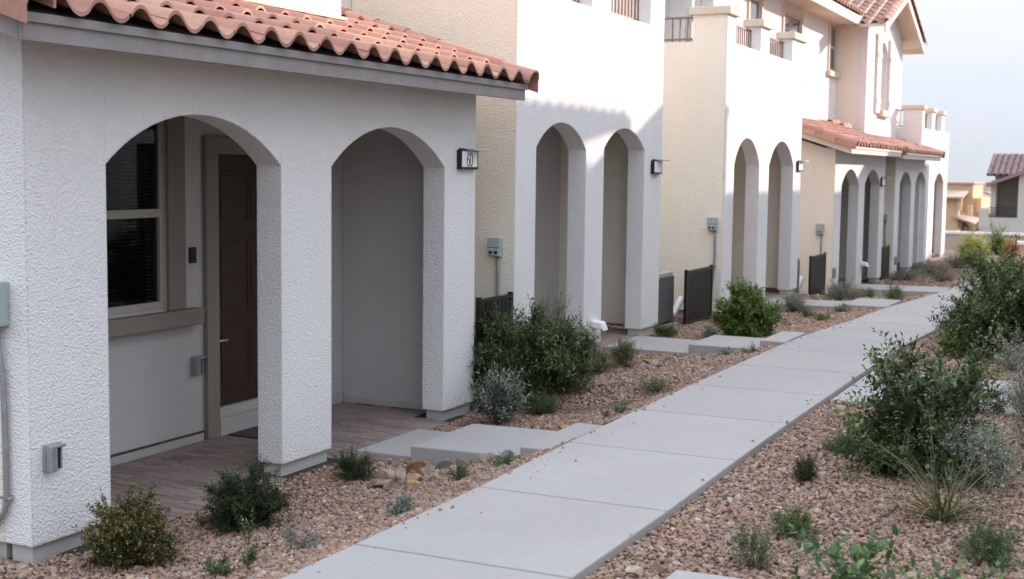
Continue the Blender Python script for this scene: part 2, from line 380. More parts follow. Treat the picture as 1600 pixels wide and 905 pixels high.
# ---------------------------------------------------------------- tiles
def tile_roof(mb, x_eave, x_back, y0, y1, z_eave, k, pitch=.305, course=.37, lift=.028):
    """S tiles on a plane rising towards -x; z at x: z_eave + k*(x_eave-x)"""
    rng = random.Random(int(y0*10)+7); n = 16; L = x_eave - x_back; nx = int(math.ceil(L/(course*.95))); cs = L/nx
    ny = int(round((y1-y0)/pitch)); py = (y1-y0)/ny
    prof = []
    for i in range(n+1):
        u = i/n
        if u < .52: h = .052*math.sin(math.pi*u/.52)**.85
        else: h = -.036*math.sin(math.pi*(u-.52)/.48)**.85
        prof.append((u*py, h))
    for c in range(nx):
        xa = x_eave - c*cs; xb = max(x_eave - (c+1)*cs - .05, x_back)
        for j in range(ny):
            ja, jz, jt = rng.uniform(-.008, .008), rng.uniform(-.003, .003), rng.uniform(-.01, .01)
            yj = y0 + j*py + rng.uniform(-.004, .004)
            vs = []
            for (X, up_, cf) in ((xa+ja, lift, 1.12), (xb+ja*0, .004, .70)):
                z = z_eave + k*(x_eave-X) + up_ + jz
                for (dy, h) in prof: vs.append((X, yj+dy+jt*(X-xa)*.5, z+(h*cf if h > 0 else h)))
            m = n+1
            for (dy, h) in prof: vs.append((xa+ja, yj+dy, z_eave + k*(x_eave-xa) + lift + jz + (h*1.12 if h > 0 else h) - .022))
            fs = [(i, i+1, m+i+1, m+i) for i in range(n)] + [(2*m+i, 2*m+i+1, i+1, i) for i in range(n)]
            mb.add(vs, fs)
def barrel(mb, pts, r, n=10, th=.018, drop=0):
    """overlapping half-round cap tiles along a polyline of (x,y,z), opening downwards"""
    P = [Vector(q) for q in pts]; d = (P[-1]-P[0]); L = d.length; d.normalize(); side = d.cross(Vector((0,0,1))).normalized(); upv = side.cross(d)
    k = max(1, int(round(L/.36))); s = L/k
    for i in range(k):
        a = P[0] + d*(i*s) ; b = P[0] + d*((i+1)*s + .04)
        vs = []
        for q, rr in ((a, r*1.06), (b, r*.94), (a, r*1.06-th), (b, r*.94-th)):
            for j in range(n+1):
                w = math.pi*j/n; c_, s_ = math.cos(w), math.sin(w)
                vs.append(q + side*(rr*c_) + upv*(rr*s_))
        if drop:
            pass
        m = n+1
        fs = [(j, j+1, m+j+1, m+j) for j in range(n)] + [(2*m+j+1, 2*m+j, 3*m+j, 3*m+j+1) for j in range(n)] + [(j, 2*m+j, 2*m+j+1, j+1) for j in range(n)] + [(m+j+1, 3*m+j+1, 3*m+j, m+j) for j in range(n)]
        fs += [(0, m, 3*m, 2*m), (n, 2*m+n, 3*m+n, m+n)]
        mb.add(vs, fs)

def windowunit(root, xw, y0, y1, z0, z1, zmid, trim=.2, sill=True, glass='glass', mat='doortrim', blinds=True, sx=1):
    """sash window in a wall plane x=xw facing sx"""
    def X(a): return xw + sx*a
    def B(m, a, b, *r): m.box(min(X(a), X(b)), max(X(a), X(b)), *r)
    w = MB(); fw = .055
    B(w, -.06, -.005, y0, y0+fw, z0, z1); B(w, -.06, -.005, y1-fw, y1, z0, z1)
    B(w, -.06, -.005, y0+fw, y1-fw, z1-fw, z1); B(w, -.06, -.005, y0+fw, y1-fw, z0, z0+fw); B(w, -.05, .004, y0+fw, y1-fw, zmid-.03, zmid+.035)
    win = w.build('window', 'vinyl', root, bev=.004)
    g = MB(); B(g, -.040, -.034, y0+fw, y1-fw, z0+fw, zmid-.03); B(g, -.030, -.024, y0+fw, y1-fw, zmid+.035, z1-fw); g.build('pane', glass, win)
    if blinds:
        b = MB(); z = z0+fw+.01
        while z < z1-fw-.01:
            b.add([(X(-.105), y0+.03, z), (X(-.105), y1-.03, z), (X(-.075), y1-.03, z+.020), (X(-.075), y0+.03, z+.020)], [(0,1,2,3)]); z += .028
        for yy in (y0+(y1-y0)*.22, y0+(y1-y0)*.78): B(b, -.074, -.071, yy-.004, yy+.004, z0+fw, z1-fw)
        b.build('blind', 'blind', win)
    if trim:
        t_ = MB(); B(t_, .0, .035, y1+.002, y1+trim, z0-.02, z1+.10); B(t_, .0, .035, y0-trim, y0-.002, z0-.02, z1+.10); B(t_, .0, .035, y0-.002, y1+.002, z1+.002, z1+.10)
        t_.build('window_trim', mat, root, bev=.006)
    if sill:
        s_ = MB(); B(s_, .0, .10, y0-trim-.1, y1+trim+.14, z0-.15, z0-.022); s_.build('window_sill', mat, root, bev=.012)

def wall_with_hole(mb, xa, xb, y0, y1, z0, z1, holes):
    """slab wall xa..xb with rectangular holes [(ya,yb,za,zb)] sorted by y"""
    cur = y0
    for a, b, c, d in holes:
        mb.box(xa, xb, cur, a, z0, z1)
        if c > z0: mb.box(xa, xb, a, b, z0, c)
        if d < z1: mb.box(xa, xb, a, b, d, z1)
        cur = b
    mb.box(xa, xb, cur, y1, z0, z1)

# ---------------------------------------------------------------- porch house
def porch_house(yo, zo, label, near=False, roof_y=(-1.70, 4.22), upper=True, fmat='fascia', xback=-1.85, extra=0):
    h = thing('townhouse', (0, yo, zo), label, 'house', 'attached stucco townhouses along the walkway')
    O = lambda a: a+yo; Zz = lambda a: a+zo
    m = MB(); arch_wall(m, O(-1.35), O(3.98), zo, Zz(2.86), 0, .21, [(O(-.73), O(1.005), Zz(2.13), Zz(2.45)), (O(1.64), O(3.40), Zz(2.13), Zz(2.45))])
    m.build('porch_wall', 'stucco', h)
    m = MB(); plinths(m, [(O(-1.35), O(-.73)), (O(1.005), O(1.64)), (O(3.40), O(3.98))], 0, .21, zo-.5, zo); m.build('plinth', 'plinth', h)
    m = MB()  # camera-side end wall and far end wall, under the rake
    for a, b in ((-1.35, -1.15), (3.76, 3.98)):
        m.hexa([(-6,O(a),zo),(-.211,O(a),zo),(-.211,O(b),zo),(-6,O(b),zo),(-6,O(a),Zz(2.80+.32*6)),(-.211,O(a),Zz(2.80+.06)),(-.211,O(b),Zz(2.86)),(-6,O(b),Zz(2.80+.32*6))])
    if not near: m.box(-6, -.0015, O(-1.358), O(-1.35), zo, Zz(2.70))
    m.build('end_wall', 'cream', h)
    m = MB(); m.box(-6, -.23, O(-1.32), O(-1.17), zo-.5, zo); m.box(-6, -.23, O(3.78), O(3.95), zo-.5, zo); m.build('end_plinth', 'plinth', h)
    m = MB()
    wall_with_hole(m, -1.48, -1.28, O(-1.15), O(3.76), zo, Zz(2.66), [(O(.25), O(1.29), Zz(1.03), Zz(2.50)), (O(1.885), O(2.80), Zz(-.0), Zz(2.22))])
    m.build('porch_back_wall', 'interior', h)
    m = MB(); m.box(-1.265, -1.259, O(-1.14), O(1.70), zo-.08, zo-.015); m.box(-1.265, -1.259, O(2.97), O(3.75), zo-.08, zo+.01); m.box(-1.25, -.22, O(3.742), O(3.757), zo-.08, zo-.02)
    m.build('base_screed', 'plinth', h)
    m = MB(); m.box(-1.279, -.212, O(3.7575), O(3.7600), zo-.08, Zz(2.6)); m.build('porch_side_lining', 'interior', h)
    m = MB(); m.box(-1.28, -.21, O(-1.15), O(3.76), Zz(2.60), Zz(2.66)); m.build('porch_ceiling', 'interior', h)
    # back room darkness behind the window
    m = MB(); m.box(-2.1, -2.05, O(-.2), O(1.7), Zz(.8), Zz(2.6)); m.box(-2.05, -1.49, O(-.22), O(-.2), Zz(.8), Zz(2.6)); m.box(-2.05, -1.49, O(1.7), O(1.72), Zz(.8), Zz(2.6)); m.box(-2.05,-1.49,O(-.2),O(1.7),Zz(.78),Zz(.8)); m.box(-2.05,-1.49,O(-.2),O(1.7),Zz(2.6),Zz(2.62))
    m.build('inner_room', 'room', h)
    # brick floor
    m = MB(); m.box(-1.27, .085, O(-1.14), O(3.75), zo-.35, zo-.095)
    fl = m.build('porch_floor', 'joint', h)
    if near:
        m = MB(); rng = random.Random(5); x = .075; row = 0
        # stack of courses running along the porch, joints staggered
        x = .08; row = 0
        while x > -1.26:
            yy = O(-1.13) + (.05 if row % 2 else 0)
            while yy < O(3.70):
                xa, xb = max(x-.196, -1.262), min(x, .08)
                if xb - xa > .03 and not (xa > -.40 and ((O(-1.4) < yy < O(-.80)) or (O(.93) < yy < O(1.60)) or (yy > O(3.34)))) or (xa > -.40 and xb <= -.215 and 0):
                    dz = rng.uniform(-.002, .002); m.box(xa, xb, yy, yy+.089, zo-.094, zo-.08+dz)
                yy += .1
            x -= .2; row += 1
        m.build('paver', 'paver', fl, bev=.005, kind='stuff')
    # door
    dy0, dy1 = O(1.885), O(2.80)
    m = MB(); m.box(-1.40, -1.345, dy0, dy1, Zz(.14), Zz(2.22)); 
    # six raised panels
    for (pa, pb) in ((dy0+.11, dy0+.40), (dy0+.51, dy0+.80)):
        for (za, zb_) in ((.30, .78), (.92, 1.52), (1.66, 2.08)):
            for k_, (i_, t_) in enumerate(((0, .008), (.035, .016))):
                m.box(-1.345, -1.345+t_, pa+i_, pb-i_, Zz(za+i_), Zz(zb_-i_))
    d = m.build('door', 'door', h, bev=.004)
    m = MB(); m.box(-1.345, -1.325, dy0+.03, dy0+.085, Zz(.62), Zz(.77)); m.tube([(-1.325, dy0+.057, Zz(.70)), (-1.28, dy0+.057, Zz(.70)), (-1.275, dy0+.10, Zz(.70)), (-1.275, dy0+.15, Zz(.70))], .011); m.tube([(-1.345, dy0+.057, Zz(.92)), (-1.315, dy0+.057, Zz(.92))], .028, 12)
    m.build('handle', 'steel', d, bev=.002)
    m = MB(); m.box(-1.28, -1.235, O(1.73), dy0, zo-.08, Zz(2.36)); m.box(-1.28, -1.235, dy1, O(2.95), zo-.08, Zz(2.36)); m.box(-1.28, -1.235, dy0, dy1, Zz(2.22), Zz(2.36)); m.build('door_trim', 'doortrim', h, bev=.006)
    m = MB(); m.box(-1.40, -1.30, dy0+.002, dy1-.002, Zz(.06), Zz(.138)); m.box(-1.36, -1.235, dy0+.004, dy1-.004, zo-.079, Zz(.058)); m.build('threshold', 'plinth', h, bev=.004)
    windowunit(h, -1.28, O(.25), O(1.29), Zz(1.03), Zz(2.50), Zz(1.76))
    # roof
    y0, y1 = O(roof_y[0]), O(roof_y[1]); xe = .42; ze = Zz(2.90); k = .32
    m = MB(); xb = xback
    m.hexa([(xb,y0+.06,ze+k*(xe-xb)-.10),(xe-.06,y0+.06,ze-.08),(xe-.06,y1-.06,ze-.08),(xb,y1-.06,ze+k*(xe-xb)-.10),(xb,y0+.06,ze+k*(xe-xb)-.02),(xe-.06,y0+.06,ze+.0),(xe-.06,y1-.06,ze+.0),(xb,y1-.06,ze+k*(xe-xb)-.02)])
    m.build('roof_deck', 'dark', h)
    m = MB(); tile_roof(m, xe+.02, xb, y0+.10, y1-.04, ze+.022, k)
    rf = m.build('roof', 'tile', h, smooth=False)
    sm = rf.data; sm.polygons.foreach_set('use_smooth', [True]*len(sm.polygons)); rf.modifiers.new('split', 'EDGE_SPLIT').split_angle = rad(50)
    for yy in (y0+.02, y1-.03):
        m = MB(); barrel(m, [(xe+.05, yy, ze+.012), (xb, yy, ze+k*(xe-xb)+.012)], .098)
        sgn = -1 if yy < O(0) else 1
        kk = max(1, int((xe-xb)/.36))
        # the outer leg of the rake tile hangs over the edge
        for i in range(kk):
            xa = xe+.05-i*(xe+.05-xb)/kk; xc = xe+.05-(i+1)*(xe+.05-xb)/kk-.03; za = ze+.012+k*(xe+.05-xa)-.015; zc = ze+.012+k*(xe+.05-xc)-.015; ya = yy+sgn*.104; yc = yy+sgn*.086
            m.hexa([(xc,min(yc,yc-.016*sgn),zc-.08),(xa,min(ya,ya-.016*sgn),za-.08),(xa,max(ya,ya-.016*sgn),za-.08),(xc,max(yc,yc-.016*sgn),zc-.08),(xc,min(yc,yc-.016*sgn),zc+.02),(xa,min(ya,ya-.016*sgn),za+.02),(xa,max(ya,ya-.016*sgn),za+.02),(xc,max(yc,yc-.016*sgn),zc+.02)])
        rk = m.build('rake_tile', 'tile', h); rk.data.polygons.foreach_set('use_smooth', [True]*len(rk.data.polygons)); rk.modifiers.new('split', 'EDGE_SPLIT').split_angle = rad(50)
    m = MB(); m.box(.335, .375, y0, y1, Zz(2.745), Zz(2.885)); m.box(.374, .395, y0-.012, y1+.012, Zz(2.838), Zz(2.888))
    for yy, s_ in ((y0, 1), (y1, -1)):
        a, b = min(yy, yy+.04*s_), max(yy, yy+.04*s_)
        m.hexa([(xb,a,Zz(2.745+k*(.335-xb))),(.334,a,Zz(2.745)),(.334,b,Zz(2.745)),(xb,b,Zz(2.745+k*(.335-xb))),(xb,a,Zz(2.888+k*(.335-xb))),(.334,a,Zz(2.888)),(.334,b,Zz(2.888)),(xb,b,Zz(2.888+k*(.335-xb)))])
    m.build('fascia', fmat, h, bev=.004)
    m = MB(); m.hexa([(-.0,y0+.04,Zz(2.77+.10)),(.333,y0+.04,Zz(2.77)),(.333,y1-.04,Zz(2.77)),(-.0,y1-.04,Zz(2.77+.10)),(-.0,y0+.04,Zz(2.885)),(.333,y0+.04,Zz(2.80)),(.333,y1-.04,Zz(2.80)),(-.0,y1-.04,Zz(2.885))]); m.build('soffit', 'doortrim', h)
    return h
H1 = porch_house(0, 0, 'nearest house with two wide arches, brown door and number 60 under the tiled porch roof', near=True)
# storey above house 60
m = MB(); m.box(-5, -.80, -1.2, 3.0, 3.2, 7.2); m.box(-5, -1.85, 3.0, 4.80, 3.2, 7.2); m.build('upper_wall', 'stucco', H1)
m = MB(); m.box(-.80, -.755, -1.2, 3.03, 3.375, 3.40); m.box(-1.85, -1.76, 3.02, 4.78, 3.655, 3.675); m.build('roof_flashing', 'cap', H1)

# ---------------------------------------------------------------- tower houses
def railing(mb, x, y0, y1, z0, z1, along='y', n=None, r=.009):
    n = n or max(3, int(abs(y1-y0)/.105))
    for i in range(n+1):
        c = y0 + (y1-y0)*i/n
        if along == 'y': mb.box(x-r, x+r, c-r, c+r, z0+.02, z1)
        else: mb.box(c-r, c+r, x-r, x+r, z0+.02, z1)
    for zc in (z0+.05, z1):
        if along == 'y': mb.box(x-.014, x+.014, min(y0, y1), max(y0, y1), zc-.014, zc+.014)
        else: mb.box(min(y0, y1), max(y0, y1), x-.014, x+.014, zc-.014, zc+.014)
def tower_house(yo, zo, xf, L, label, ops, ptop, psill, piers, caps=True, side_open=True, depth=5.0, ends='cream', back=-2.3, zback=6.8, railed=True):
    h = thing('townhouse', (xf, yo, zo), label, 'house', 'attached stucco townhouses along the walkway')
    O = lambda a: a+yo; Zz = lambda a: a+zo; X = lambda a: a+xf
    m = MB(); arch_wall(m, O(0), O(L), zo, psill, X(0), .21, [(O(a), O(b), Zz(s_), Zz(t_)) for a, b, s_, t_ in ops])
    for a, b in piers: m.box(X(-.21), X(0), O(a), O(b), psill+.0, ptop)
    fw = m.build('tower_wall', 'stucco', h)
    sp = [0] + [q for a, b, _, _ in ops for q in (a, b)] + [L]
    m = MB(); plinths(m, [(O(sp[i]), O(sp[i+1])) for i in range(0, len(sp), 2)], X(0), .21, zo-.5, zo); m.box(-6, X(-.23), O(.03), O(.2), zo-.5, zo); m.build('plinth', 'plinth', h)
    m = MB()
    so_ = -.50 if side_open else -6
    m.box(-6, X(-.211), O(0), O(.2), zo, psill)
    m.box(X(so_), X(-.211), O(0), O(.2), psill, ptop)
    if side_open: m.box(-6, X(-1.75), O(0), O(.2), psill, ptop)
    m.box(-6, X(-.0015), O(-.008), O(0), zo, psill); m.box(X(so_ if side_open else -.211), X(-.0015), O(-.008), O(0), psill, ptop)
    m.build('side_wall', ends, h)
    m = MB(); m.box(-6, X(-.211), O(L-.2), O(L), zo, psill); m.box(X(-.6), X(-.211), O(L-.2), O(L), psill, ptop); m.build('far_side_wall', ends, h)
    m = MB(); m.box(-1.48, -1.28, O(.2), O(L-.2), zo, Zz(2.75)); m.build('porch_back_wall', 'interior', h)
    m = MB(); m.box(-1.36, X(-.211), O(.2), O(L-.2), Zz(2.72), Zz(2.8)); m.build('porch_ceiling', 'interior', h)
    m = MB(); m.box(-1.27, X(.06), O(.1), O(L-.1), zo-.4, zo-.08); m.build('porch_floor', 'joint' if False else 'paver', h)
    m = MB(); m.box(-2.6, X(-.22), O(.2), O(L-.2), Zz(2.95), Zz(3.05)); m.build('balcony_floor', 'concrete', h)
    m = MB(); m.box(back-.2, back, O(-2.0), O(L+1.2), Zz(2.8), zback); m.build('upper_wall', 'stucco', h)
    if caps:
        m = MB()
        for i, (a, b) in enumerate(piers):
            x_in = X(-.27)
            if i == 0: m.box(X(so_-.05), X(.05), O(-.05), O(b+.05), ptop, ptop+.11)
            else: m.box(x_in, X(.05), O(a-.05), O(b+.05), ptop, ptop+.11)
        m.build('parapet_cap', 'cap', h, bev=.008)
    if railed:
        m = MB()
        for (a, b) in zip(piers[:-1], piers[1:]): railing(m, X(-.16), O(a[1]), O(b[0]), psill, ptop-.06)
        if side_open: railing(m, O(.12), X(-1.75), X(so_), psill, ptop-.02, 'x')
        m.build('balcony_railing', 'rail', h)
    return h
T_OPS = [(.47, 1.76, 2.14, 2.41), (2.28, 3.59, 2.17, 2.41)]
H2 = tower_house(4.82, .2, 0, 4.21, 'second house, square white tower with two narrow arches beyond the porch of number 60', T_OPS, 4.30, 3.87, [(0, .52), (1.86, 2.42), (3.70, 4.21)], side_open=False)
H3 = tower_house(11.32, .15, .12, 4.5, 'third house, tower with capped parapet piers and a corner balcony railing', [(.50, 1.86, 2.07, 2.47), (2.42, 4.0, 2.07, 2.47)], 4.30, 3.93, [(0, .42), (1.74, 2.24), (3.68, 4.5)])
H6 = tower_house(30.45, -.3, -.12, 5.3, 'farthest house of the row, sunlit tower with pale parapet caps', [(.6, 1.2, 2.0, 2.2), (2.65, 4.55, 2.15, 2.45)], 3.86, 3.36, [(0, .4), (1.75, 2.35), (3.65, 4.2)], ends='stucco')
# downspout in the corner balcony
m = MB(); m.box(-.60, -.50, 11.62, 11.72, 3.0, 6.8); m.build('downspout', 'boxgrey', H3)

# ---------------------------------------------------------------- fourth and fifth houses
H4 = porch_house(20.5, -.25, 'fourth house with a long sunlit tiled porch roof and two pointed-looking arches', roof_y=(-1.72, 3.86), fmat='cfascia', xback=-1.5)
H5 = porch_house(27.25, -.28, 'fifth house, gabled upper storey with pale shutters and an arched niche', roof_y=(-2.70, 3.35), fmat='cfascia', xback=-1.5)
m = MB(); m.box(-2.5, -1.73, 15.85, 16.05, 2.6, 6.6); wall_with_hole(m, -1.72, -1.5, 15.85, 26.05, 2.6, 6.6, [(18.1, 18.9, 4.35, 5.45), (20.7, 22.2, 4.2, 5.45), (25.2, 25.75, 4.55, 5.65)])
m.build('upper_wall', 'stucco', H4)
for (a, b, c, d) in ((18.1, 18.9, 4.35, 5.45), (20.7, 22.2, 4.2, 5.45)):
    windowunit(H4, -1.5, a, b, c, d, (c+d)/2+.05, .12, True, 'mirror', 'cap', False)
windowunit(H4, -1.5, 25.0, 25.75, 4.55, 5.6, 5.1, .09, True, 'mirror', 'cap', False)
m = MB(); m.box(-2.2, -1.75, 17.8, 26, 4.0, 5.9); m.build('inner_room', 'room', H4)
# eave of the fourth house
EZ = 5.62
m = MB(); m.box(-.95, -.90, 15.0, 25.98, EZ, EZ+.22); m.build('upper_fascia', 'cfascia', H4, bev=.004)
m = MB(); m.box(-1.5, -.95, 15.02, 25.98, EZ+.03, EZ+.06); m.build('upper_soffit', 'cap', H4)
m = MB(); tile_roof(m, -.84, -5.2, 15.0, 25.95, EZ+.26, .32); uf = m.build('upper_roof', 'tile', H4); uf.data.polygons.foreach_set('use_smooth', [True]*len(uf.data.polygons)); uf.modifiers.new('split', 'EDGE_SPLIT').split_angle = rad(50)
m = MB(); m.hexa([(-5.2,15.02,EZ+.2+.32*4.3),(-.95,15.02,EZ+.2),(-.95,25.98,EZ+.2),(-5.2,25.98,EZ+.2+.32*4.3),(-5.2,15.02,EZ+.24+.32*4.3),(-.95,15.02,EZ+.24),(-.95,25.98,EZ+.24),(-5.2,25.98,EZ+.24+.32*4.3)]); m.build('upper_roof_deck', 'dark', H4)
# barrel vents on the porch roof ridge
m = MB()
for q in ((-1.05, 24.9), (-1.32, 24.9)): barrel(m, [(q[0], q[1]-.4, 3.2-.32*(q[0]+1.2)), (q[0], q[1]+.3, 3.24-.32*(q[0]+1.2))], .12)
m.build('hip_tile', 'tile', H4)
m = MB()
for q in ((-1.0, 30.1), (-1.3, 30.1)): barrel(m, [(q[0], q[1]-.3, 3.22-.32*(q[0]+1.3)), (q[0], q[1]+.2, 3.24-.32*(q[0]+1.3))], .13)
m.build('hip_tile', 'tile', H5)
# gabled wing of the fifth house
gy0, gy1, gx = 26.06, 31.0, -.8; gc = (gy0+gy1)/2; gz0, gk = 5.75, .36; ga = gz0 + gk*(gc-gy0)
NY0, NY1, NZ0, NZ1 = 27.75, 28.75, 3.72, 5.45
m = MB()
m.box(-1.0, gx, gy0, NY0, 2.9, gz0); m.box(-1.0, gx, NY1, gy1, 2.9, gz0); m.box(-1.0, gx, NY0, NY1, 2.9, NZ0)
pts = arch_pts(NY0, NY1, NZ1-.25, NZ1, 16)
for p_, q_ in zip(pts[:-1], pts[1:]):
    m.add([(gx,p_[0],p_[1]),(gx,q_[0],q_[1]),(gx,q_[0],gz0),(gx,p_[0],gz0),(-1,p_[0],p_[1]),(-1,q_[0],q_[1])], [(0,1,2,3),(0,4,5,1)])
m.prism([(gy0, gz0), (gy1, gz0), (gc, ga)], -1.0, gx, 'x')
m.build('gable_wall', 'stucco', H5)
m = MB(); m.box(-6, -1.001, gy0, gy0+.2, 2.9, gz0+.2); m.box(-6, -1.001, gy1-.2, gy1, 2.9, gz0+.2); m.build('wing_side_wall', 'cream', H5)
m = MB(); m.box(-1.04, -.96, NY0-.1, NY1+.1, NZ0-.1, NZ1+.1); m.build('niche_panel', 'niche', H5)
m = MB(); m.box(-.8, -.66, NY0-.12, NY1+.14, NZ0-.16, NZ0); m.build('niche_sill', 'cap', H5, bev=.02)
for (a, b) in ((NY0-.66, NY0-.08), (NY1+.08, NY1+.62)):
    m = MB(); m.box(-.8, -.745, a, b, NZ0-.1, NZ1+.12)
    for i in range(5): m.box(-.745, -.735, a+.02+i*(b-a-.04)/5, a+.0+(i+1)*(b-a-.04)/5, NZ0-.09, NZ1+.11)
    sh = m.build('shutter', 'shutter', H5, bev=.004)
    k_ = MB(); k_.box(-.735, -.72, a+.02, b-.02, NZ0+.15, NZ0+.27); k_.box(-.735, -.72, a+.02, b-.02, NZ1-.45, NZ1-.33); k_.build('shutter_batten', 'shutter', sh)
m = MB()
for yy, zz in ((28.15, 6.15), (28.15, 6.42), (28.42, 6.28)): 
    vs = []; n = 14
    m.tube([(-.82, yy, zz), (-.72, yy, zz)], .105, 14, False); m.tube([(-.72, yy, zz), (-.82, yy, zz)], .08, 14, False)
m.build('gable_vent_pipe', 'clay', H5)
# gable roof of the wing: two slopes running along x
def slope(mb_t, mb_d, y_low, y_high, z_low, k, x_front, x_back, tk=.07):
    # deck
    z_high = z_low + k*abs(y_high-y_low)
    a, b = (y_low, y_high)
    mb_d.hexa([(x_back, a, z_low-tk), (x_front, a, z_low-tk), (x_front, b, z_high-tk), (x_back, b, z_high-tk), (x_back, a, z_low), (x_front, a, z_low), (x_front, b, z_high), (x_back, b, z_high)])
    # tiles: rows along x
    sub = MB(); tile_roof(sub, 0, -abs(y_high-y_low), 0, x_front-x_back, 0, k)
    sgn = 1 if y_high > y_low else -1
    mb_t.add([(x_back + vy, y_low - sgn*vx, z_low + vz + .01) for (vx, vy, vz) in sub.v], [f if sgn < 0 else f[::-1] for f in sub.f])
tm, dm = MB(), MB()
slope(tm, dm, gy0-.45, gc, gz0-.10, gk, -.35, -6); slope(tm, dm, gy1+.55, gc, gz0-.14, gk, -.35, -6)
r_ = tm.build('gable_roof', 'tile', H5); r_.data.polygons.foreach_set('use_smooth', [True]*len(r_.data.polygons)); r_.modifiers.new('split', 'EDGE_SPLIT').split_angle = rad(50)
dm.build('gable_soffit', 'cap', H5)
m = MB()
for (ya, za, yb, zb_) in ((gy0-.45, gz0-.10, gc, gz0-.10+gk*(gc-gy0+.45)), (gc, gz0-.14+gk*(gy1+.55-gc), gy1+.55, gz0-.14)):
    m.hexa([(-.349,ya,za-.2),(-.30,ya,za-.2),(-.30,yb,zb_-.2),(-.349,yb,zb_-.2),(-.349,ya,za+.02),(-.30,ya,za+.02),(-.30,yb,zb_+.02),(-.349,yb,zb_+.02)])
m.box(-6, -.30, gy1+.53, gy1+.57, gz0-.33, gz0-.12)
m.build('rake_board', 'cfascia', H5)
m = MB(); barrel(m, [(-.30, gc+.0, ga+.12), (-6, gc, ga+.12)], .12); barrel(m, [(-.33, gy1+.55, gz0-.10), (-.33, gc, ga+.10)], .1); barrel(m, [(-.33, gy0-.45, gz0-.06), (-.33, gc, ga+.10)], .1); m.build('ridge_tile', 'tile', H5)

# ---------------------------------------------------------------- fittings fixed to the walls
def elec_box(x, y, z, s, label, pipe):
    t_ = thing('electrical_box', (x, y, z), label, 'electrical box', 'grey electrical boxes on the side walls')
    m = MB(); m.box(x-.075*s, x+.075*s, y-.085, y, z-.11*s, z+.11*s); b = m.build('box_body', 'boxgrey', t_, bev=.008)
    m = MB(); m.box(x-.080*s, x+.080*s, y-.094, y-.0855, z-.0*s, z+.115*s); m.box(x-.065*s, x+.065*s, y-.100, y-.0855, z-.095*s, z-.01); m.build('box_lid', 'boxgrey', t_, bev=.004)
    m = MB(); m.box(x-.045, x-.012, y-.1045, y-.1005, z-.06, z-.035); m.box(x+.012, x+.045, y-.1045, y-.1005, z-.06, z-.035); m.build('breaker_slot', 'black', t_)
    m = MB(); m.tube(pipe, .017 if s < 1.2 else .021, 10); m.build('conduit', 'conduit', t_, smooth=True)
    m = MB(); q = pipe[len(pipe)//2]; m.box(q[0]-.032, q[0]+.032, q[1]-.02, q[1]+.024, q[2]-.008, q[2]+.008); m.build('pipe_strap', 'steel', t_)
    return t_
def curve(p, q, n=6, bend=(0, 0)):
    out = []
    for i in range(n+1):
        t_ = i/n; out.append((p[0]+(q[0]-p[0])*t_ + bend[0]*math.sin(math.pi*t_), p[1]+(q[1]-p[1])*t_, p[2]+(q[2]-p[2])*t_))
    return out
elec_box(-.215, -1.35, 1.357, 1.12, 'large grey electrical box cut by the left edge of the photo', [(-.20, -1.385, 1.24), (-.185, -1.385, 1.10), (-.165, -1.38, .95), (-.163, -1.375, .6), (-.163, -1.375, .27), (-.18, -1.375, .19), (-.25, -1.375, .11), (-.32, -1.375, .02), (-.33, -1.375, -.2)])
elec_box(-.183, 4.82, 1.372, .82, 'grey electrical box on the cream wall right of the number 60 sign', curve((-.165, 4.79, 1.29), (-.24, 4.79, .3), 8, (.03, 0)))
elec_box(-.01, 11.32, 1.39, .85, 'grey electrical box above the dark slatted screen with the air conditioner', curve((.02, 11.29, 1.3), (-.02, 11.29, .3), 8, (.02, 0)))
elec_box(-.25, 19.15, 1.03, .95, 'grey electrical box on the fourth house wall above its slatted screen', curve((-.23, 19.12, .93), (-.26, 19.12, 0), 8, (.02, 0)))
elec_box(-.215, 25.90, 1.05, .9, 'farthest grey electrical box, in shade between the fourth and fifth houses', curve((-.2, 25.87, .95), (-.12, 25.87, 0), 8, (-.03, 0)))

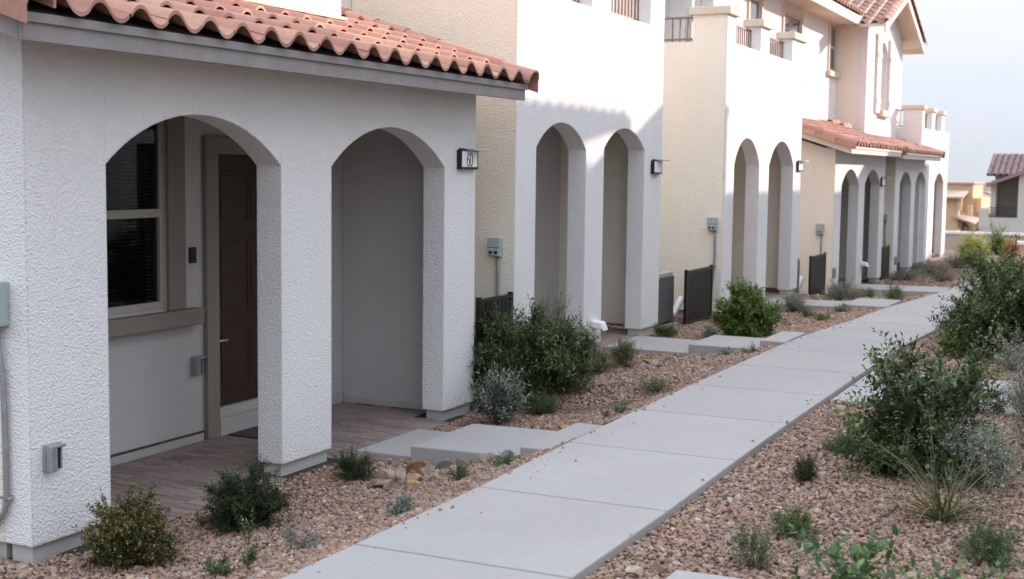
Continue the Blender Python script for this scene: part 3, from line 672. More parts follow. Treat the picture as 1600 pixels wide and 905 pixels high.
SEG = None
def number_sign(x, y, z, digits, label, w=.30, hgt=.19):
    t_ = thing('house_number_sign', (x, y, z), label, 'house number', 'framed house number lights')
    y0, y1, z0, z1 = y-w/2, y+w/2, z-hgt/2, z+hgt/2
    m = MB(); m.box(x, x+.018, y0-.0, y1+.0, z0, z1); m.box(x+.018, x+.045, y0, y0+.02, z0, z1+.015); m.box(x+.018, x+.045, y1-.014, y1, z0, z1); m.box(x+.018, x+.045, y0+.02, y1-.014, z0, z0+.022); m.box(x+.018, x+.045, y0+.02, y0+.10, z1-.01, z1+.015)
    m.build('frame', 'bronze', t_, bev=.003)
    m = MB(); m.box(x+.018, x+.042, y0+.0205, y1-.0145, z0+.0225, z1-.0105); m.build('number_plate', 'plate', t_)
    m = MB(); m.box(x, x+.135, y0+.10, y1+.03, z1-.006, z1+.010); m.build('light_hood', 'steel', t_, bev=.003)
    m = MB(); cy, cz = (y0+y1)/2+.0, z
    def ring(cy_, cz_, ry, rz, a0, a1, n=18):
        pts = [(x+.043, cy_+ry*math.cos(a), cz_+rz*math.sin(a)) for a in np.linspace(a0, a1, n)]
        m.tube(pts, .0042, 5)
    hh = hgt*.34
    def dig(c, yc):
        if c == '6':
            ring(yc, cz-hh*.42, .023, hh*.55, 0, 2*math.pi); m.tube([(x+.043, yc+.020, cz+hh), (x+.043, yc+.002, cz+hh*.78), (x+.043, yc-.014, cz+hh*.35), (x+.043, yc-.022, cz-hh*.1), (x+.043, yc-.023, cz-hh*.42)], .0042, 5)
        elif c == '0': ring(yc, cz, .023, hh, 0, 2*math.pi, 24)
        elif c == '1': m.tube([(x+.043, yc, cz-hh), (x+.043, yc, cz+hh)], .0045, 5)
    for i, c in enumerate(digits): dig(c, cy - .028*(len(digits)-1) + i*.058)
    if digits: m.build('digits', 'digit', t_)
    return t_
number_sign(0, 3.785, 2.205, '60', 'house number sign reading 60 on the nearest porch', .33, .17)
number_sign(0, 8.79, 2.17, '', 'house number sign with dark frame on the second house', .30, .165)
number_sign(.12, 15.67, 2.23, '', 'sunlit house number sign on the third house tower', .32, .17)
number_sign(0, 24.13, 1.93, '', 'farthest house number sign, on the shaded pier of the fourth house', .42, .19)

def outlet(x, y, z, label, s=1.0):
    t_ = thing('outlet_cover', (x, y, z), label, 'outlet', 'weatherproof outlet covers')
    w, hh = .062*s, .078*s
    m = MB(); m.box(x, x+.02, y-w, y+w, z-hh, z+hh); m.build('back_plate', 'outlet', t_, bev=.006)
    m = MB(); m.box(x+.02, x+.065, y-w*.92, y-w*.55, z-hh*.95, z+hh*.95); m.box(x+.02, x+.065, y-w*.55, y+w*.92, z+hh*.72, z+hh*.95); m.box(x+.02, x+.034, y+w*.7, y+w*.92, z-hh*.95, z+hh*.72); m.box(x+.055, x+.065, y-w*.55, y-w*.15, z-hh*.95, z+hh*.72); m.build('hood', 'outlet', t_, bev=.005)
    m = MB(); m.box(x+.02, x+.026, y-w*.5, y+w*.68, z-hh*.85, z+hh*.7); m.build('recess', 'black', t_)
outlet(0, -1.203, .485, 'grey outlet cover low on the nearest white pillar')
outlet(-1.28, 1.63, .54, 'grey outlet cover inside the porch left of the brown door')
outlet(0, 19.25, .18, 'small outlet cover on the left pillar of the fourth house', 1.3)
outlet(0, 26.2, .02, 'small outlet cover on the left pillar of the fifth house', 1.3)
t_ = thing('doorbell_plate', (-1.28, 1.597, 1.42), 'flat black rectangular plate between the window and the brown door', 'doorbell')
MB().box(-1.28, -1.262, 1.56, 1.637, 1.36, 1.485).build('plate', 'black', t_, bev=.003); MB().tube([(-1.262, 1.6, 1.40), (-1.257, 1.6, 1.40)], .012, 12).build('button', 'bronze', t_)
def vent(x, y, z, label):
    t_ = thing('vent_hood', (x, y, z), label, 'vent hood', 'white vent hoods on the pillars')
    m = MB(); m.box(x, x+.012, y-.10, y+.10, z-.10, z+.08); m.build('wall_plate', 'stucco', t_, bev=.004)
    m = MB(); m.hexa([(x,y-.075,z-.01),(x+.16,y-.075,z-.045),(x+.16,y+.075,z-.045),(x,y+.075,z-.01),(x,y-.075,z+.07),(x+.12,y-.075,z+.055),(x+.12,y+.075,z+.055),(x,y+.075,z+.07)]); m.build('hood', 'whitep', t_, bev=.02)
vent(0, 6.87, .40, 'white vent hood low on the middle pillar of the second house'); vent(0, 22.05, .17, 'white vent hood low on the middle pillar of the fourth house')
t_ = thing('doormat', (-1.0, 2.3, -.075), 'dark grey doormat in front of the brown door', 'doormat'); MB().box(-1.22, -.80, 1.96, 2.74, -.078, -.066).build('mat', 'mat', t_, bev=.004)
# ---------------------------------------------------------------- screens and air conditioners
def screen(x, y0, y1, z0, z1, label, plants=None):
    t_ = thing('slatted_screen', (x, y0, z0), label, 'metal screen', 'dark slatted metal screens')
    m = MB(); m.box(x-.02, x+.02, y0-.02, y0+.02, z0, z1+.02); m.box(x-.02, x+.02, y1-.02, y1+.02, z0, z1+.02); m.build('post', 'bronze', t_)
    m = MB(); m.box(x-.022, x+.022, y0+.02, y1-.02, z1-.035, z1); m.box(x-.015, x+.015, y0+.02, y1-.02, z0+.06, z0+.09); m.build('rail', 'bronze', t_)
    m = MB(); n = int((y1-y0)/.085)
    for i in range(n):
        c = y0+.035+(y1-y0-.07)*(i+.5)/n; m.box(x-.006, x+.010, c-.030, c+.030, z0+.03, z1-.03)
    m.build('slat_panel', 'bronze', t_)
screen(0, 3.95+.12, 4.74, -.05, .93, 'dark slatted screen hidden behind the big shrub at number 60')
screen(0, 10.12, 11.24, .03, .80, 'dark slatted screen between the second and third houses, left of the round shrub')
screen(0, 17.30, 18.50, -.22, .60, 'dark slatted screen at the cream wall of the fourth house')
screen(0, 24.44, 25.35, -.36, .42, 'narrow far slatted screen between the fourth and fifth houses')
def ac(x, y, z, label, w=.78, hh=.72):
    t_ = thing('air_conditioner', (x, y, z), label, 'air conditioner', 'outdoor air conditioning units')
    MB().box(x-.06, x+w+.06, y-.06, y+w+.06, z-.12, z+.03).build('pad', 'plinth', t_, bev=.01)
    m = MB(); m.box(x+.04, x+w-.04, y+.04, y+w-.04, z+.03, z+hh-.03); m.build('coil', 'coil', t_)
    for face in (0, 1):
     m = MB()
     for (a, b) in (((0, 0), (w-.05, 0)) if face else ((w-.05, w-.05),)): m.box(x+a, x+a+.05, y+b, y+b+.05, z+.03, z+hh-.05)
     for i in range(26):
        c = .06+(w-.12)*i/25
        if face: m.box(x+c-.006, x+c+.006, y, y+.012, z+.08, z+hh-.05)
        else: m.box(x+w-.012, x+w, y+c-.006, y+c+.006, z+.08, z+hh-.05)
     for zc in (.08, .24, .40, .56):
        if face: m.box(x+.05, x+w-.05, y+.006, y+.018, z+zc-.006, z+zc+.006)
        else: m.box(x+w-.018, x+w-.006, y+.05, y+w-.03, z+zc-.006, z+zc+.006)
     m.build_one('side_grille', 'acbody', t_)
    m = MB(); n = 32; c0 = (x+w/2, y+w/2); r = w*.40; vs = []; fs = []
    corners = []
    for i in range(n):
        a = 2*math.pi*(i+.5)/n; ca, sa = math.cos(a), math.sin(a); s_ = (w/2)/max(abs(ca), abs(sa))
        vs += [(c0[0]+ca*s_, c0[1]+sa*s_, z+hh-.05), (c0[0]+ca*s_, c0[1]+sa*s_, z+hh), (c0[0]+ca*r, c0[1]+sa*r, z+hh+.012), (c0[0]+ca*r, c0[1]+sa*r, z+hh-.05)]
    for i in range(n):
        j = (i+1) % n
        for k in range(3): fs.append((4*i+k, 4*j+k, 4*j+k+1, 4*i+k+1))
    m.add(vs, fs); m.build('top_panel', 'actop', t_)
    m = MB()
    for k in range(1, 8): 
        rr = r*k/8; m.tube([(c0[0]+rr*math.cos(a), c0[1]+rr*math.sin(a), z+hh+.03-.03*(k/8)**2) for a in np.linspace(0, 2*math.pi, 25)], .004, 4, False)
    for k in range(8):
        a = k*math.pi/4; m.tube([(c0[0], c0[1], z+hh+.03), (c0[0]+r*math.cos(a), c0[1]+r*math.sin(a), z+hh)], .004, 4)
    m.build('fan_guard', 'acbody', t_)
    m = MB(); m.tube([(x+w-.2, y+w, z+.15), (x+w-.12, y+w+.12, z+.08), (x+w-.1, y+w+.3, z+.10), (x+w-.1, y+w+.52, z+.24), (x+w-.1, y+w+.62, z+.30)], .045, 10); m.build('insulated_pipe', 'whitep', t_, smooth=True)
    return t_
ac(-.98, 9.44, .06, 'air conditioner between the second house pillar and the slatted screen')
ac(-.92, 16.3, -.12, 'air conditioner half hidden behind the third house tower')
ac(-1.05, 24.0, -.3, 'far air conditioner in the gap before the fifth house') if False else None

# ---------------------------------------------------------------- houses across the path (outside the frame, they shade it)
def across(y0, y1, x0, ztop, label, gable=True, flat=False, depth=7.0, over=.95):
    h = thing('opposite_townhouse', (x0, y0, .2), label, 'house', 'townhouses across the walkway')
    m = MB(); wall_with_hole(m, x0, x0+.2, y0, y1, -.2, ztop, [(y0+1.2, y0+2.2, .3, 2.5)] + ([(y0+2.8, y0+3.9, 1.1, 2.5)] if y1-y0 > 4.5 else []))
    m.box(x0+.2, x0+depth, y0, y0+.2, -.2, ztop); m.box(x0+.2, x0+depth, y1-.2, y1, -.2, ztop); m.box(x0+depth-.2, x0+depth, y0+.2, y1-.2, -.2, ztop)
    m.build('wall', 'stucco', h)
    MB().box(x0+.2, x0+depth-.2, y0+.2, y1-.2, 2.9, 3.0).build('inner_floor', 'room', h)
    MB().box(x0+.06, x0+.12, y0+1.2, y0+2.2, .3, 2.5).build('door', 'door', h)
    if y1-y0 > 4.5: windowunit(h, x0, y0+2.8, y0+3.9, 1.1, 2.5, 1.8, .1, True, 'mirror', 'cap', False, sx=-1)
    if flat:
        MB().box(x0-.06, x0+depth, y0-.0, y1+.0, ztop, ztop+.12).build('parapet_cap', 'cap', h)
    else:
        xe = x0-over; k = .32
        sub = MB(); tile_roof(sub, 0, -(depth/2+over), 0, y1-y0, 0, k)
        m = MB(); m.add([(xe - vx, y0+vy, ztop + vz) for (vx, vy, vz) in sub.v], [f[::-1] for f in sub.f])
        sub2 = [(2*(x0+depth/2) - vx, vy, vz) for (vx, vy, vz) in m.v[:]]; fs = [f[::-1] for f in m.f[:]]; m.add(sub2, fs)
        m.build('roof', 'tile', h)
        zt = ztop-.03; m = MB(); xm = x0+depth/2
        for (xa, xb) in ((xe, xm), (2*xm-xe, xm)):
            za, zb_ = zt, zt+k*(xm-xe); 
            m.hexa([(xa,y0,za-.1),(xb,y0,zb_-.1),(xb,y1,zb_-.1),(xa,y1,za-.1),(xa,y0,za),(xb,y0,zb_),(xb,y1,zb_),(xa,y1,za)])
        m.build('roof_deck', 'dark', h)
        MB().box(xe, xe+over, y1-.06, y1+.0, ztop-.40, ztop-.11).build('eave_shadow_board', 'cfascia', h)  # added unseen board, its depth narrows the sunlit strip on the second house
        MB().box(xe-.02, xe+.02, y0, y1, ztop-.22, ztop-.02).build('fascia', 'cfascia', h)
        m = MB(); m.prism([(x0, ztop), (x0+depth, ztop), (xm, ztop+k*depth/2)], y0, y0+.2, 'y'); m.prism([(x0, ztop), (x0+depth, ztop), (xm, ztop+k*depth/2)], y1-.2, y1, 'y'); m.build('gable_end', 'stucco', h)
    return h
across(3.2, 11.25, 8.05, 7.45, 'tall tiled house behind and right of the camera')
across(10.4, 17.32, 8.06, 6.60, 'tiled house across the path from number 60')
across(18.1, 20.4, 6.9, 6.56, 'square tower across the path from the second house', flat=True)
across(20.5, 31.2, 8.05, 5.55, 'lower tiled house across the path from the third and fourth houses')
across(31.5, 40.6, 7.1, 6.08, 'flat roofed house across the path from the fifth house', flat=True)

# ---------------------------------------------------------------- far background beyond the row
def far_wall(x0, x1, y, z0, z1, label, yl=None):
    t_ = thing('garden_wall', (x0, y, z0), label, 'garden wall', 'low walls beyond the row')
    MB().box(x0, x1, y, y+.3, z0, z1).build('wall_body', 'wallpink', t_); MB().box(x0-.05, x1+.05, y-.05, y+.35, z1, z1+.12).build('coping', 'farwhite', t_)
M['wallpink'] = plain('pink_block', (.47, .36, .30), .9)
far_wall(-3.3, 9, 58, -2.2, -.66, 'pale capped wall in front of the far ochre house')
far_wall(-.6, 9, 50, -2.2, -.66, 'nearer low capped wall below the grey far house')
M['farcream'] = plain('greyish_cream_stucco', (.55, .53, .46), .9, var=.04)
M['ptile'] = island('purple_clay_tile', [(0, (.24, .15, .15)), (.5, (.32, .20, .20)), (1, (.28, .19, .17))], .85, .2, 30)
M['archroof'] = plain('pinkish_far_roof', (.46, .34, .27), .85)
# ochre house
h = thing('ochre_house', (-6.0, 80, -4), 'orange ochre house in sun beyond the end of the row', 'house')
m = MB(); m.box(-11, -5.25, 80, 88, -4, .62); m.box(-11, -4.7, 82.5, 88, .62, 1.5); m.box(-5.25, -4.15, 82.5, 88, -4, .6); m.build('wall', 'yellow', h)
m = MB(); m.hexa([(-5.5,79.6,-.55),(-4.2,79.6,-1.0),(-4.2,82.6,-.75),(-5.5,82.6,-.3),(-5.5,79.6,-.43),(-4.2,79.6,-.88),(-4.2,82.6,-.63),(-5.5,82.6,-.18)]); m.build('porch_roof', 'archroof', h)
m = MB(); m.hexa([(-11.2,79.6,.60),(-4.95,79.6,.60),(-4.95,82.4,1.0),(-11.2,82.4,1.0),(-11.2,79.6,.72),(-4.95,79.6,.72),(-4.95,82.4,1.12),(-11.2,82.4,1.12)]); m.box(-11.2, -4.6, 82.3, 88.2, 1.502, 1.62); m.build('roof', 'archroof', h)
m = MB(); m.box(-5.3, -5.05, 79.8, 80.05, -.15, .58); m.box(-4.75, -4.5, 80.6, 80.85, -.5, .2); m.box(-4.4, -4.15, 82.2, 82.45, -.3, .62); m.build('balcony_pier', 'yellow', h)
m = MB(); m.box(-5.22, -4.75, 82.40, 82.46, -1.75, -.55); f_ = m.build('window', 'mirror', h)
m = MB(); m.box(-5.0, -4.97, 82.36, 82.39, -1.75, -.55); m.box(-5.22, -4.75, 82.36, 82.39, -1.17, -1.13); m.build('window_bar', 'bronze', f_)
m = MB(); m.box(-5.3, -3.9, 79.2, 79.4, -2.4, -1.62); m.build('patio_wall', 'wallpink', h)
h = thing('brown_house', (-6, 100, -4), 'brown house with purplish tiled roof behind the ochre house', 'house')
MB().box(-7.4, -5.6, 100.5, 108, -4.5, -.15).build('wall', 'fardark', h)
MB().hexa([(-7.8,99.6,.05),(-5.3,99.6,-.28),(-5.3,105,.1),(-7.8,105,.9),(-7.8,99.6,.2),(-5.3,99.6,-.13),(-5.3,105,.25),(-7.8,105,1.05)]).build('roof', 'ptile', h)
# right far house
h = thing('grey_cream_house', (-1.0, 66, -3.5), 'shaded cream house with railed balcony at the right edge', 'house')
m = MB(); m.box(-2.47, 4, 66, 66.25, -4, -.10); m.box(-2.47, -2.2, 66.25, 73, -4, .0); m.box(-2.47, -2.0, 66, 66.25, -.10, .38); m.box(-.60, 4, 66, 72, -.10, 2.25); m.box(-2.0, -.601, 68.4, 72, -.10, 2.30); m.box(-1.98, -1.72, 66.4, 68.4, 0, 1.85); m.build('wall', 'farcream', h)
m = MB(); m.box(-2.15, -.61, 66.26, 68.39, -.16, -.06); m.build('balcony_floor', 'concrete', h)
def tile_slope_y(x0, x1, y_low, y_high, z_low, k):
    tm, dm = MB(), MB(); slope(tm, dm, y_low, y_high, z_low, k, x1, x0); return tm, dm
tm, dm = tile_slope_y(-2.35, 4.4, 67.6, 70.6, 2.12, .38); tm.build('roof', 'ptile', h); dm.build('roof_deck', 'dark', h)
m = MB(); m.hexa([(-2.1,65.6,1.55),(-.3,65.6,2.12),(4,65.6,2.2),(4,65.6,2.2),(-2.1,65.6,1.70),(-.3,65.6,2.30),(4,65.6,2.4),(4,65.6,2.4)]) if False else m.hexa([(-2.15,65.6,1.50),(-.3,65.6,2.20),(-.3,68.3,2.20),(-2.15,68.3,1.50),(-2.15,65.6,1.66),(-.3,65.6,2.38),(-.3,68.3,2.38),(-2.15,68.3,1.66)]); m.build('rake_roof', 'ptile', h)
m = MB(); railing(m, 66.1, -2.0, -.62, -.08, .42, 'x', 16, .012); m.build('balcony_railing', 'bronze', h)
MB().box(-.95, -.85, 66.0, 66.0, 1.0, 1.2) ; m = MB(); m.box(-.78, -.70, 68.30, 68.38, 1.15, 1.38); m.build('wall_lantern', 'black', h)
m = MB(); m.hexa([(-3.4,65.2,-1.25),(-2.48,65.2,-.70),(-2.48,68,-.70),(-3.4,68,-1.25),(-3.4,65.2,-1.12),(-2.48,65.2,-.56),(-2.48,68,-.56),(-3.4,68,-1.12)]); m.build('porch_roof', 'ptile', h)
h = thing('distant_house', (-7.6, 125, -5), 'distant lilac roofed house between the ochre and cream houses', 'house')
MB().box(-9.6, -6.6, 125, 135, -6, -.2).build('wall', 'farcream', h)
MB().prism([(-10.2, -.25), (-9.2, .45), (-8.2, .45), (-6.4, -.5), (-6.4, -.62), (-10.2, -.40)], 124, 136, 'y').build('roof', 'ptile', h)

# ---------------------------------------------------------------- gravel
def ico():
    t_ = (1+5**.5)/2
    v = np.array([(-1,t_,0),(1,t_,0),(-1,-t_,0),(1,-t_,0),(0,-1,t_),(0,1,t_),(0,-1,-t_),(0,1,-t_),(t_,0,-1),(t_,0,1),(-t_,0,-1),(-t_,0,1)], float); v /= np.linalg.norm(v[0])
    f = np.array([(0,11,5),(0,5,1),(0,1,7),(0,7,10),(0,10,11),(1,5,9),(5,11,4),(11,10,2),(10,7,6),(7,1,8),(3,9,4),(3,4,2),(3,2,6),(3,6,8),(3,8,9),(4,9,5),(2,4,11),(6,2,10),(8,6,7),(9,8,1)])
    return v, f
IV, IF = ico()
def rotm(rng, n):
    q = rng.normal(size=(n, 4)); q /= np.linalg.norm(q, axis=1)[:, None]; w, x, y, z = q.T
    return np.stack([1-2*(y*y+z*z), 2*(x*y-z*w), 2*(x*z+y*w), 2*(x*y+z*w), 1-2*(x*x+z*z), 2*(y*z-x*w), 2*(x*z-y*w), 2*(y*z+x*w), 1-2*(x*x+y*y)], 1).reshape(n, 3, 3)
def stones(P, size, rng, flat=.62, jit=.36):
    n = len(P); v = IV[None]*(1+rng.uniform(-jit, jit, (n, 12, 1))); sc = np.stack([rng.uniform(.8, 1.25, n), rng.uniform(.6, 1, n), rng.uniform(.4, .75, n)], 1)
    v = v*sc[:, None, :]; v = np.einsum('nij,nkj->nki', rotm(rng, n), v); v[:, :, 2] *= .8
    v = v*size[:, None, None] + P[:, None, :]
    F = (IF[None] + (np.arange(n)*12)[:, None, None]).reshape(-1, 3)
    return v.reshape(-1, 3), F
SLABS = [(.08,.66,1.86,2.82),(.645,1.62,1.72,2.72),(1.6,2.08,1.6,2.62),(.05,1.07,7.05,8.15),(1.05,1.82,7.05,8.0),(1.8,2.08,7.2,8.15),(.15,1.45,13.2,14.1),(1.43,2.08,13.3,14.5),(.3,2.08,19.2,20.4),(3.25,4.95,4.0,5.75),(3.62,6.2,-2.2,-.98)]
rng = np.random.default_rng(11)   # gravel
Vs, Fs, k = [], [], 0
for (xa, xb, ya, yb, dens, s0) in ((.0, 2.09, -3.4, 5.0, 3100, .0124), (3.25, 5.9, -3.4, 5.0, 2900, .0126), (.0, 2.09, 5.0, 13, 1700, .0145), (3.25, 5.2, 5.0, 12, 1200, .016), (-1.3, 2.09, 13, 26, 300, .028), (-1.3, 0, 8.9, 11.4, 600, .02), (-1.3, 0, 15.8, 19, 300, .025), (-1.2, 0, 4.0, 4.8, 1200, .018), (-3, .0, -3.4, -1.36, 1300, .018)):
    n = int((xb-xa)*(yb-ya)*dens); x = rng.uniform(xa, xb, n); y = rng.uniform(ya, yb, n)
    ok = np.ones(n, bool)
    for (a, b, c, d) in SLABS: ok &= ~((x > a-.008) & (x < b+.008) & (y > c-.008) & (y < d+.008))
    ok &= ~((x < .075) & (x > -1.3) & (((y > -1.12) & (y < 3.76))))
    ok &= ~((x < .03) & (((y > 4.82) & (y < 9.0)) | ((y > 11.3) & (y < 15.8)) | ((y > 19.1) & (y < 24.5)) | (y > 25.9)))
    x, y = x[ok], y[ok]; n = len(x); s = s0*np.exp(rng.normal(0, .36, n)); s = np.clip(s, s0*.4, s0*2.3)
    near_walk = (x > WX0-.03) & (x < WX0+.1)
    z = gz(x, y) + rng.uniform(-.006, .012, n) - near_walk*.012
    v, f = stones(np.stack([x, y, z], 1), s, rng); Vs.append(v); Fs.append(f+k); k += len(v)
# strays on the path edges
n = 150; x = np.where(rng.random(n) < .75, WX0 + rng.exponential(.07, n), WX1 - rng.exponential(.04, n)); x = np.clip(x, WX0+.01, WX1-.01); y = rng.uniform(-3, 12, n); s = .0075*np.exp(rng.normal(0, .4, n))
v, f = stones(np.stack([x, y, zw(y)+s*.4], 1), s, rng); Vs.append(v); Fs.append(f+k); k += len(v)
npmesh('gravel', np.concatenate(Vs), np.concatenate(Fs), 'stone', kind='stuff', label='tan and pink crushed gravel covering both planting beds', cat='gravel')

# ---------------------------------------------------------------- loose rocks
def rock(x, y, s, label, group=None, squash=.7, seed=0, col=None, z=None):
    rg = np.random.default_rng(seed+int(abs(x*100))); 
    import bmesh
    bm = bmesh.new(); bmesh.ops.create_icosphere(bm, subdivisions=3, radius=1)
    cut = [(Vector(rg.normal(size=3)).normalized(), rg.uniform(.38, .72)) for _ in range(9)]
    sc = Vector((rg.uniform(.8, 1.3), rg.uniform(.7, 1.0), squash))
    for vtx in bm.verts:
        for nrm, dd in cut:
            e = vtx.co.dot(nrm)-dd
            if e > 0: vtx.co -= nrm*e
        vtx.co = Vector((vtx.co.x*sc.x, vtx.co.y*sc.y, vtx.co.z*sc.z))*s
    bmesh.ops.rotate(bm, verts=bm.verts, cent=(0,0,0), matrix=Matrix.Rotation(rg.uniform(0, 6), 3, 'Z') @ Matrix.Rotation(rg.uniform(-.4, .4), 3, 'X'))
    me = bpy.data.meshes.new('rock'); bm.to_mesh(me); bm.free(); me.materials.append(M[col or 'boulder'])
    o = bpy.data.objects.new('rock', me); COL.objects.link(o); o.location = (x, y, (float(gz(x, y)) if z is None else z)+s*.25); tag(o, label, 'rock', group)
m_, t2, p2 = nmat('orange_sandstone'); 
for nm, cc in (('rock_orange', (.40, .235, .125)), ('rock_tan', (.36, .275, .20)), ('rock_brown', (.24, .165, .125)), ('rock_grey', (.20, .185, .175)), ('rock_pink', (.36, .25, .20))):
    M[nm] = plain(nm, cc, .88, var=.4, nscale=16, bmp=.9, bscale=45)
G1 = 'rocks piled beside the step slabs of house 60'
RK = [(0.84, 1.55, 0.095, 'flat orange rock at the top of the pile under the slab', 'rock_orange'), (0.99, 1.58, 0.078, 'grey squarish rock right of the orange top rock', 'rock_grey'), (1.12, 1.67, 0.078, 'brown squarish rock touching the slab side of the pile', 'rock_brown'),
      (0.74, 1.23, 0.095, 'flat pink slab-like rock on the left of the pile', 'rock_pink'), (0.87, 1.20, 0.078, 'tan rock in the middle left of the pile', 'rock_tan'), (1.00, 1.30, 0.084, 'dark brown rock in the heart of the pile', 'rock_brown'), (1.03, 1.08, 0.078, 'orange brown wedge rock at the centre of the pile', 'rock_orange'),
      (0.95, 0.91, 0.073, 'small tan rock in the front of the pile', 'rock_tan'), (0.84, 0.95, 0.073, 'mossy brown rock at the front left of the pile', 'rock_brown'), (1.14, 0.91, 0.067, 'thin orange rock nearest the walkway', 'rock_orange'), (1.17, 1.15, 0.073, 'pink rock on the right of the pile', 'rock_pink'), (1.27, 1.28, 0.067, 'rose coloured rock right of the pile by the low plant', 'rock_pink'),
      (1.30, 1.70, 0.067, 'pale rock near the low creeping plant', 'rock_tan'), (1.44, 1.72, 0.062, 'small grey rock at the right end of the pile', 'rock_grey')]
for i, (x, y, s, lb, c_) in enumerate(RK): rock(x, y, s*1.15, lb, G1, .75, i*7, c_)
G2 = 'rocks beside the second house slab'
for i, (x, y, s, lb, c_) in enumerate([(.88, 6.25, .08, 'orange rock cluster member nearest the second house slab', 'rock_orange'), (1.0, 6.12, .075, 'tan rock beside the olive tuft', 'rock_tan'), (.95, 5.9, .07, 'dark grey rock in front of the tan one', 'rock_grey'), (1.1, 5.95, .065, 'bluish grey rock at the front of the small cluster', 'rock_grey'), (1.18, 6.25, .07, 'brown orange rock on the right of the small cluster', 'rock_orange'), (1.06, 6.42, .07, 'pink brown rock at the back of the small cluster', 'rock_pink')]): rock(x, y, s, lb, G2, .6, 50+i*5, c_)
G3 = 'rocks at the right edge of the walkway'
for i, (x, y, s, lb, c_) in enumerate([(3.44, 3.60, .08, 'round tan rock at the corner of the right hand slab', 'rock_tan'), (3.56, 3.36, .08, 'orange rock left of the leafy shrub', 'rock_orange'), (3.66, 3.48, .08, 'pink rock under the light green leaves', 'rock_pink'), (3.62, 3.05, .06, 'pale rock at the foot of the leafy shrub', 'rock_tan'), (3.4, 3.25, .05, 'small grey rock beside the walkway edge', 'rock_grey')]): rock(x, y, s, lb, G3, .75, 90+i*5, c_)
rock(3.53, -.93, .06, 'brown rock beside the walkway near the bottom edge', None, .8, 3, 'rock_brown'); rock(3.42, -1.0, .045, 'small tan rock next to the bottom brown rock', None, .8, 9, 'rock_tan')
rock(4.72, 5.0, .17, 'large grey boulder at the right edge behind the slab', None, .8, 31, 'rock_grey', z=.28)
for i, (x, y, s) in enumerate([(1.2, 10.9, .08), (1.32, 10.6, .07)]): rock(x, y, s, ['grey rock beyond the upper slab by the round shrub', 'darker grey rock just right of it near the walkway'][i], None, .6, 70+i, 'rock_grey')
rock(1.30, 3.05, .07, 'orange rock behind the middle slab of house 60', None, .6, 81, 'rock_orange'); rock(1.12, 3.15, .06, 'tan rock behind the middle slab of house 60', None, .6, 82, 'rock_tan')

# ---------------------------------------------------------------- plants
def leaves(P, D, U, L, Wd, rng, fold=.25, rnd=False, curl=.15):
    """P base points, D directions, U up hints -> leaf geometry"""
    n = len(P); D = D/np.linalg.norm(D, axis=1)[:, None]; S_ = np.cross(D, U); S_ /= np.maximum(np.linalg.norm(S_, axis=1), 1e-6)[:, None]; Nn = np.cross(S_, D)
    L = L[:, None]; Wd = Wd[:, None]
    if rnd:
        prof = [(0, 0, 0), (.22, .38, 1), (.5, .5, 1), (.8, .36, 1), (1.0, 0, 0)]
        mid = [P + D*L*a - Nn*L*curl*a*a for a in (0, .22, .5, .8, 1.0)]
        V = [mid[0], mid[1], mid[2], mid[3], mid[4]]
        for sgn in (1, -1):
            for i, (a, w) in enumerate(((.22, .38), (.5, .5), (.8, .36))): V.append(mid[i+1] + sgn*S_*Wd*w + Nn*Wd*w*fold)
        V = np.stack(V, 1)  # n x 11
        F = np.array([(0,1,5,5),(1,2,6,5),(2,3,7,6),(3,4,7,7),(0,8,1,1),(1,8,9,2),(2,9,10,3),(3,10,4,4)])
        tri = []
        for q in F:
            if q[2] == q[3]: tri.append(q[:3])
            else: tri += [(q[0], q[1], q[2]), (q[0], q[2], q[3])]
        T = np.array([t for t in tri if len(set(t)) == 3])
        return V.reshape(-1, 3), (T[None] + (np.arange(n)*11)[:, None, None]).reshape(-1, 3)
    V = np.stack([P, P + D*L*.5 + S_*Wd*.5 + Nn*Wd*fold, P + D*L - Nn*L*curl, P + D*L*.5 - S_*Wd*.5 + Nn*Wd*fold, P + D*L*.5], 1)
    T = np.array([(0,4,1),(4,2,1),(0,3,4),(3,2,4)])
    return V.reshape(-1, 3), (T[None] + (np.arange(n)*5)[:, None, None]).reshape(-1, 3)

def tubes(lines, radii, name, mat, parent):
    V, F, k = [], [], 0
    for ln, r in zip(lines, radii):
        ln = np.asarray(ln); n = len(ln); d = np.gradient(ln, axis=0); d /= np.maximum(np.linalg.norm(d, axis=1), 1e-6)[:, None]
        h = np.where(np.abs(d[:, 2:3]) > .9, np.array([[1., 0, 0]]), np.array([[0, 0, 1.]])); a = np.cross(d, h); a /= np.linalg.norm(a, axis=1)[:, None]; b = np.cross(d, a)
        rr = np.linspace(r, r*.35, n)[:, None]
        ring = np.stack([ln + rr*(a*math.cos(w) + b*math.sin(w)) for w in (0, 2.094, 4.189)], 1); V.append(ring.reshape(-1, 3))
        for i in range(n-1):
            for j in range(3): F.append((k+i*3+j, k+i*3+(j+1) % 3, k+(i+1)*3+(j+1) % 3, k+(i+1)*3+j))
        k += n*3
    return npmesh(name, np.concatenate(V), np.array(F), mat, parent)

